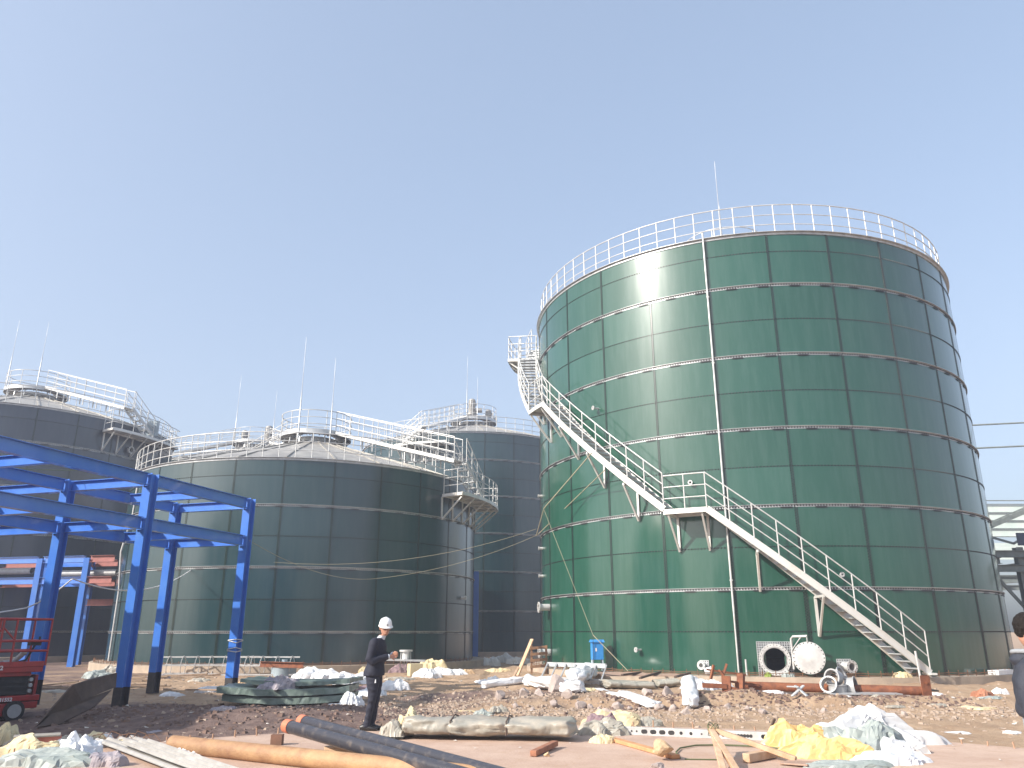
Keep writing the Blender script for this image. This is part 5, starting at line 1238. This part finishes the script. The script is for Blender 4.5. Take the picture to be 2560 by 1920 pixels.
def hand(m, wrist, d, palmn, s=1., curl=.6, flip=1):
    """palm, four fingers and thumb; d = direction of the fingers, palmn = palm normal"""
    d = V(d).normalized(); pn = V(palmn).normalized(); sd = d.cross(pn).normalized() * flip
    loft(m, [(wrist + d * (t * s), w_ * s, h_ * s, sd, pn) for t, w_, h_ in ((-.02, .026, .020), (.02, .034, .018), (.055, .041, .016), (.085, .040, .014), (.092, .036, .010))], 14)
    for i, (o_, ln) in enumerate(((-.030, .066), (-.010, .076), (.011, .070), (.030, .054))):
        p_ = wrist + d * .085 * s + sd * o_ * s; dr = d.copy(); pts = [p_]; ax = sd
        for sg in range(3):
            dr = (Matrix.Rotation(-curl * .55 * flip, 3, ax) @ dr); p_ = p_ + dr * (ln * s * (.42, .33, .25)[sg]); pts.append(p_)
        m.tube(pts, [.0095 * s, .009 * s, .0085 * s, .007 * s], 8)
    b0_ = wrist + d * .025 * s - sd * .030 * s; t1_ = b0_ + (d * .03 - sd * .028 + pn * .012) * s; t2_ = t1_ + (d * .032 - sd * .006 + pn * .010) * s
    m.tube([b0_, t1_, t2_], [.014 * s, .011 * s, .009 * s], 8)

# man in the suit: local +x is where he faces
mp_ = G(930, 1826); man = empty('person', mp_, rad(-8), 'man in a navy suit and white hard hat standing on the slab, hands clasped', 'person')
m = MB()
hc = V((.15, -.02, 1.60)); HM = head(m, hc, rad(-58), rad(14))
loft(m, [((.10, 0, 1.50), .055, .058, X, Y), ((.07, 0, 1.44), .058, .062, X, Y), ((.04, 0, 1.37), .09, .12, X, Y)])
vtub(m, [(.02, 0, 1.40, .08, .16), (.03, 0, 1.3, .11, .17), (.03, 0, 1.1, .10, .15), (.0, 0, .92, .11, .16)])
for k in (-1, 1): xo = .03 if k == 1 else -.01; loft(m, [((-.01, .085 * k, .92), .09, .085, X, Y), ((.01 + xo * .3, .08 * k, .5), .05, .05, X, Y), ((-.03 + xo * .6, .075 * k, .30), .04, .04, X, Y), ((-.065 + xo, .07 * k, .07), .034, .034, X, Y)])
wr1 = V((.25, -.11, 1.15)); wr2 = V((.27, .05, 1.18))
for k, wv_ in ((-1, wr1), (1, wr2)):
    m.tube([(.02, .19 * k, 1.36), (.02, .24 * k, 1.08), tuple(wv_)], [.05, .042, .028], 10)
hand(m, wr1 + V((.03, .01, .0)), (.55, .75, .12), (-.6, .5, -.5), 1.0, .9)
hand(m, wr2 + V((.03, -.02, .0)), (.45, -.85, .10), (-.5, -.4, -.6), 1.0, .9, -1)
bd = m.build('body', M_skin, man); bake(bd, .0065, 3)
m = MB()  # jacket
vtub(m, [(-.015, 0, .845, .175, .215), (-.01, 0, .90, .172, .21), (.0, 0, 1.0, .15, .19), (.01, 0, 1.10, .14, .175), (.03, 0, 1.22, .15, .195), (.035, 0, 1.32, .145, .21), (.035, 0, 1.39, .115, .20), (.045, 0, 1.435, .085, .14), (.06, 0, 1.455, .066, .08)])
for k, wv_ in ((-1, wr1), (1, wr2)):
    el = V((-.03, .27 * k, 1.10)); m.tube([(.03, .14 * k, 1.40), (.02, .195 * k, 1.365), (.0, .235 * k, 1.24), tuple(el), tuple(el + V((.05, -.01 * k, -.03))), tuple(el * .45 + wv_ * .55), tuple(wv_)], [.07, .083, .072, .066, .064, .056, .050], 14)
jk = m.build('jacket', M_navy, man); bake(jk, .012, 6)
for v in jk.data.vertices:
    n_ = noise.noise(V((v.co.x * 7, v.co.y * 7, v.co.z * 16))); v.co += v.normal * (.010 * n_)
m = MB()  # trousers
vtub(m, [(.0, 0, 1.0, .12, .16), (-.005, 0, .90, .135, .175), (-.01, 0, .82, .13, .17)])
for k in (-1, 1):
    xo = .03 if k == 1 else -.01
    loft(m, [((-.005, .075 * k, .88), .125, .095, X, Y), ((.0, .085 * k, .72), .108, .092, X, Y), ((.012 + xo * .3, .08 * k, .50), .070, .070, X, Y), ((-.025 + xo * .6, .075 * k, .30), .062, .060, X, Y), ((-.06 + xo, .07 * k, .12), .056, .055, X, Y), ((-.065 + xo, .07 * k, .05), .066, .06, X, Y)])
tr_ = m.build('trousers', M_navy, man); bake(tr_, .012, 6)
for v in tr_.data.vertices:
    v.co += v.normal * (.012 * noise.noise(V((v.co.x * 5, v.co.y * 5, v.co.z * 18))))
for k in (-1, 1):
    xo = .03 if k == 1 else -.01
    m = MB(); loft(m, [((-.17 + xo, .07 * k, .045), .035, .040, Y, Zv), ((-.12 + xo, .07 * k, .055), .045, .055, Y, Zv), ((-.02 + xo, .07 * k, .045), .048, .046, Y, Zv), ((.06 + xo, .07 * k, .035), .050, .034, Y, Zv), ((.12 + xo, .07 * k, .028), .034, .022, Y, Zv)], 16); m.build('shoe', M_shoe, man)
m = MB(); loft(m, [((.105, -.008, 1.485), .062, .064, X, Y), ((.075, 0, 1.445), .072, .078, X, Y), ((.07, 0, 1.42), .07, .08, X, Y)]); m.build('shirt_collar', M_shirt, man)
for wv_ in (wr1, wr2): m = MB(); el = V((-.02, .275 * (-1 if wv_.y < 0 else 1), 1.09)); dn = (wv_ - el).normalized(); m.tube([wv_ - dn * .01, wv_ + dn * .018], .041, 14); m.build('shirt_cuff', M_shirt, man)
# hair under the rim, glasses, helmet (in head space)
def hs(m_, name, mt_, par): return m_.build(name, mt_, par)
def inhead(t, M_): o = MB(); o.v = [tuple(M_ @ V(p)) for p in t.v]; o.f = t.f; o.sm = t.sm; return o
t = MB(); loft(t, [((-.03, 0, -.035), .060, .066, X, Y), ((-.028, 0, .0), .078, .078, X, Y), ((-.018, 0, .05), .092, .083, X, Y), ((-.012, 0, .09), .09, .078, X, Y)]); inhead(t, HM).build('hair', M_hair, man)
t = MB()
for k in (-1, 1):
    t.tube([V((.092, .034 * k, .012)) + V((.0, .022 * cos(a), .015 * sin(a))) for a in [i * 2 * pi / 12 for i in range(12)]], .0028, 5, closed=True)
    t.tube([(.092, .056 * k, .014), (.0, .082 * k, .016)], .0028, 5)
t.tube([(.097, -.012, .014), (.097, .012, .014)], .0025, 5); inhead(t, HM).build('glasses', M_glass, man)
t = MB(); hp = []
for z, r in ((.045, 1.0), (.065, 1.0), (.10, .96), (.135, .86), (.160, .68), (.176, .42), (.182, .12)): hp.append(((-.008, 0, z), .128 * r, .108 * r, X, Y))
loft(t, hp, 28); loft(t, [((.012, 0, .036), .150, .120, X, Y), ((.012, 0, .044), .152, .122, X, Y), ((.004, 0, .056), .135, .112, X, Y)], 28)
t.bar((-.13, 0, .12), (-.02, 0, .186), .03, .012); t.bar((-.02, 0, .186), (.09, 0, .14), .03, .012)
he = inhead(t, HM).build('hard_hat', M_helmet, man)
t = MB(); t.tube([(.1215, 0, .088), (.1245, 0, .0885)], .012, 12); inhead(t, HM).build('badge', M_glass, he)
m = MB(); m.tube([(.07, -.165, .80), (.072, -.172, .74)], [.006, .014], 8); m.build('key_tag', M_wplast, man)

# second man at the right edge
q = A(2592, 1640, 6.9); q.z = 0
man2 = empty('person', (q.x, q.y, -.0), rad(-32), 'man in a dark jacket with grey hood cut off by the right edge', 'person')
zoff = -.085
m = MB(); hc2 = V((.0, .0, 1.545)); HM2 = head(m, hc2, rad(8), rad(14))
loft(m, [((.03, 0, 1.45), .052, .055, X, Y), ((.0, 0, 1.38), .058, .062, X, Y), ((-.02, 0, 1.3), .08, .1, X, Y)])
vtub(m, [(-.02, 0, 1.34, .08, .16), (-.02, 0, 1.1, .10, .15), (-.02, 0, .9, .10, .15)])
for k in (-1, 1): loft(m, [((-.02, .085 * k, .9), .08, .08, X, Y), ((.0, .09 * k, .5), .05, .05, X, Y), ((-.03, .09 * k, .08), .038, .038, X, Y)])
w1, w2 = V((.24, -.08, 1.0)), V((.26, .06, 1.02))
for k, wv_ in ((-1, w1), (1, w2)): m.tube([(-.02, .18 * k, 1.3), (-.03, .24 * k, 1.05), tuple(wv_)], [.048, .04, .028], 10)
hand(m, w1 + V((.03, .01, 0)), (.8, .5, .1), (-.4, .5, -.5), 1., .8); hand(m, w2 + V((.03, -.01, 0)), (.8, -.5, .1), (-.4, -.5, -.5), 1., .8, -1)
bd = m.build('body', M_skin, man2); bake(bd, .0065, 3)
m = MB()
vtub(m, [(-.03, 0, .985, .14, .17), (-.03, 0, 1.02, .155, .185), (-.03, 0, 1.1, .15, .185), (-.03, 0, 1.24, .145, .20), (-.03, 0, 1.33, .12, .19), (-.02, 0, 1.385, .08, .12)])
for k, wv_ in ((-1, w1), (1, w2)):
    el = V((-.10, .27 * k, 1.05)); m.tube([(-.03, .13 * k, 1.33), (-.05, .19 * k, 1.30), (-.09, .235 * k, 1.18), tuple(el), tuple(el * .5 + wv_ * .5), tuple(wv_)], [.07, .088, .08, .07, .06, .05], 14)
jk = m.build('jacket', M_jacket, man2); bake(jk, .012, 6)
for v in jk.data.vertices: v.co += v.normal * (.012 * noise.noise(V((v.co.x * 9, v.co.y * 9, v.co.z * 14))))
m = MB(); loft(m, [((-.10, 0, 1.30), .04, .09, X, Y), ((-.10, 0, 1.36), .075, .115, X, Y), ((-.06, 0, 1.40), .09, .11, X, Y), ((-.03, 0, 1.425), .085, .095, X, Y)]); hd = bake(m.build('hood', M_jacket, man2), .01, 4)
m = MB(); m.tube([V((-.04 + .105 * cos(a), .115 * sin(a), 1.405 + .015 * cos(a + 2))) for a in [i * 2 * pi / 20 for i in range(20)]], .016, 8, closed=True); m.build('hood_lining', M_hood, hd)
m = MB(); vtub(m, [(-.03, 0, 1.04, .125, .155), (-.03, 0, .82, .13, .17)])
for k in (-1, 1): loft(m, [((-.02, .08 * k, .88), .11, .09, X, Y), ((-.01, .09 * k, .5), .08, .075, X, Y), ((-.03, .09 * k, .06), .075, .07, X, Y)])
bake(m.build('trousers', M_trous, man2), .014, 5)
for k in (-1, 1): m = MB(); loft(m, [((-.12, .09 * k, .045), .035, .04, Y, Zv), ((-.02, .09 * k, .05), .048, .05, Y, Zv), ((.12, .09 * k, .03), .04, .026, Y, Zv)], 16); m.build('shoe', M_shoe, man2)
t = MB(); loft(t, [((-.045, 0, -.05), .045, .05, X, Y), ((-.035, 0, -.01), .075, .072, X, Y), ((-.034, 0, .035), .090, .084, X, Y), ((-.018, 0, .085), .096, .084, X, Y), ((-.014, 0, .12), .07, .06, X, Y), ((-.014, 0, .135), .02, .02, X, Y)]); hr = inhead(t, HM2).build('hair', M_hair, man2); bake(hr, .008, 2)
for v in hr.data.vertices: v.co += v.normal * (.010 * noise.noise(v.co * 45))

# ------------------------------------------------------------------ haze, light, camera
m = MB(); m.box((0, 30, 14), (150, 130, 31)); mh = bpy.data.materials.new('haze'); mh.use_nodes = True; N = mh.node_tree.nodes
N.remove(N['Principled BSDF']); pv = N.new('ShaderNodeVolumePrincipled'); pv.inputs['Color'].default_value = (.80, .84, 1., 1); pv.inputs['Density'].default_value = HAZE
mh.node_tree.links.new(pv.outputs[0], N['Material Output'].inputs['Volume']); tag(m.build('haze', mh), 'thin pale morning haze over the whole site', 'haze', kind='stuff')
SUN_EL, SUN_AZ = rad(31), rad(-120)      # azimuth from +y towards +x
sd_ = V((sin(SUN_AZ) * cos(SUN_EL), cos(SUN_AZ) * cos(SUN_EL), sin(SUN_EL)))
sl = bpy.data.lights.new('sun', 'SUN'); sl.energy = 3.9; sl.angle = rad(.53); sl.color = (1., .93, .84)
so = bpy.data.objects.new('sun', sl); COL.objects.link(so); so.rotation_euler = sd_.to_track_quat('Z', 'Y').to_euler(); so.location = (-30, -20, 40)
wd = bpy.data.worlds.new('World'); SC.world = wd; wd.use_nodes = True; N = wd.node_tree.nodes; L = wd.node_tree.links
bg = N['Background']; sk = N.new('ShaderNodeTexSky'); sk.sky_type = 'NISHITA'; sk.sun_disc = False; sk.sun_elevation = SUN_EL; sk.sun_rotation = SUN_AZ
sk.air_density = 1.0; sk.dust_density = 5.0; sk.ozone_density = 1.0; sk.altitude = 0
gm_ = N.new('ShaderNodeGamma'); gm_.inputs[1].default_value = .52; L.new(sk.outputs[0], gm_.inputs[0])
mu = N.new('ShaderNodeMix'); mu.data_type = 'RGBA'; mu.blend_type = 'MULTIPLY'; mu.inputs['Factor'].default_value = 1; mu.clamp_result = False
L.new(gm_.outputs[0], mu.inputs['A']); mu.inputs['B'].default_value = (1.45, 1.58, 1.76, 1); L.new(mu.outputs['Result'], bg.inputs[0]); bg.inputs[1].default_value = .15
cam = bpy.data.cameras.new('cam'); co = bpy.data.objects.new('camera', cam); COL.objects.link(co)
co.location = (0, 0, H); co.rotation_euler = (pi / 2 + PITCH, 0, 0)
cam.sensor_width = 36; cam.lens = 36 * F / 2560; cam.clip_end = 4000; cam.clip_start = .1
SC.camera = co
SC.view_settings.view_transform = 'Standard'; SC.view_settings.look = 'None'; SC.view_settings.gamma = 1
SC.view_settings.exposure = .95
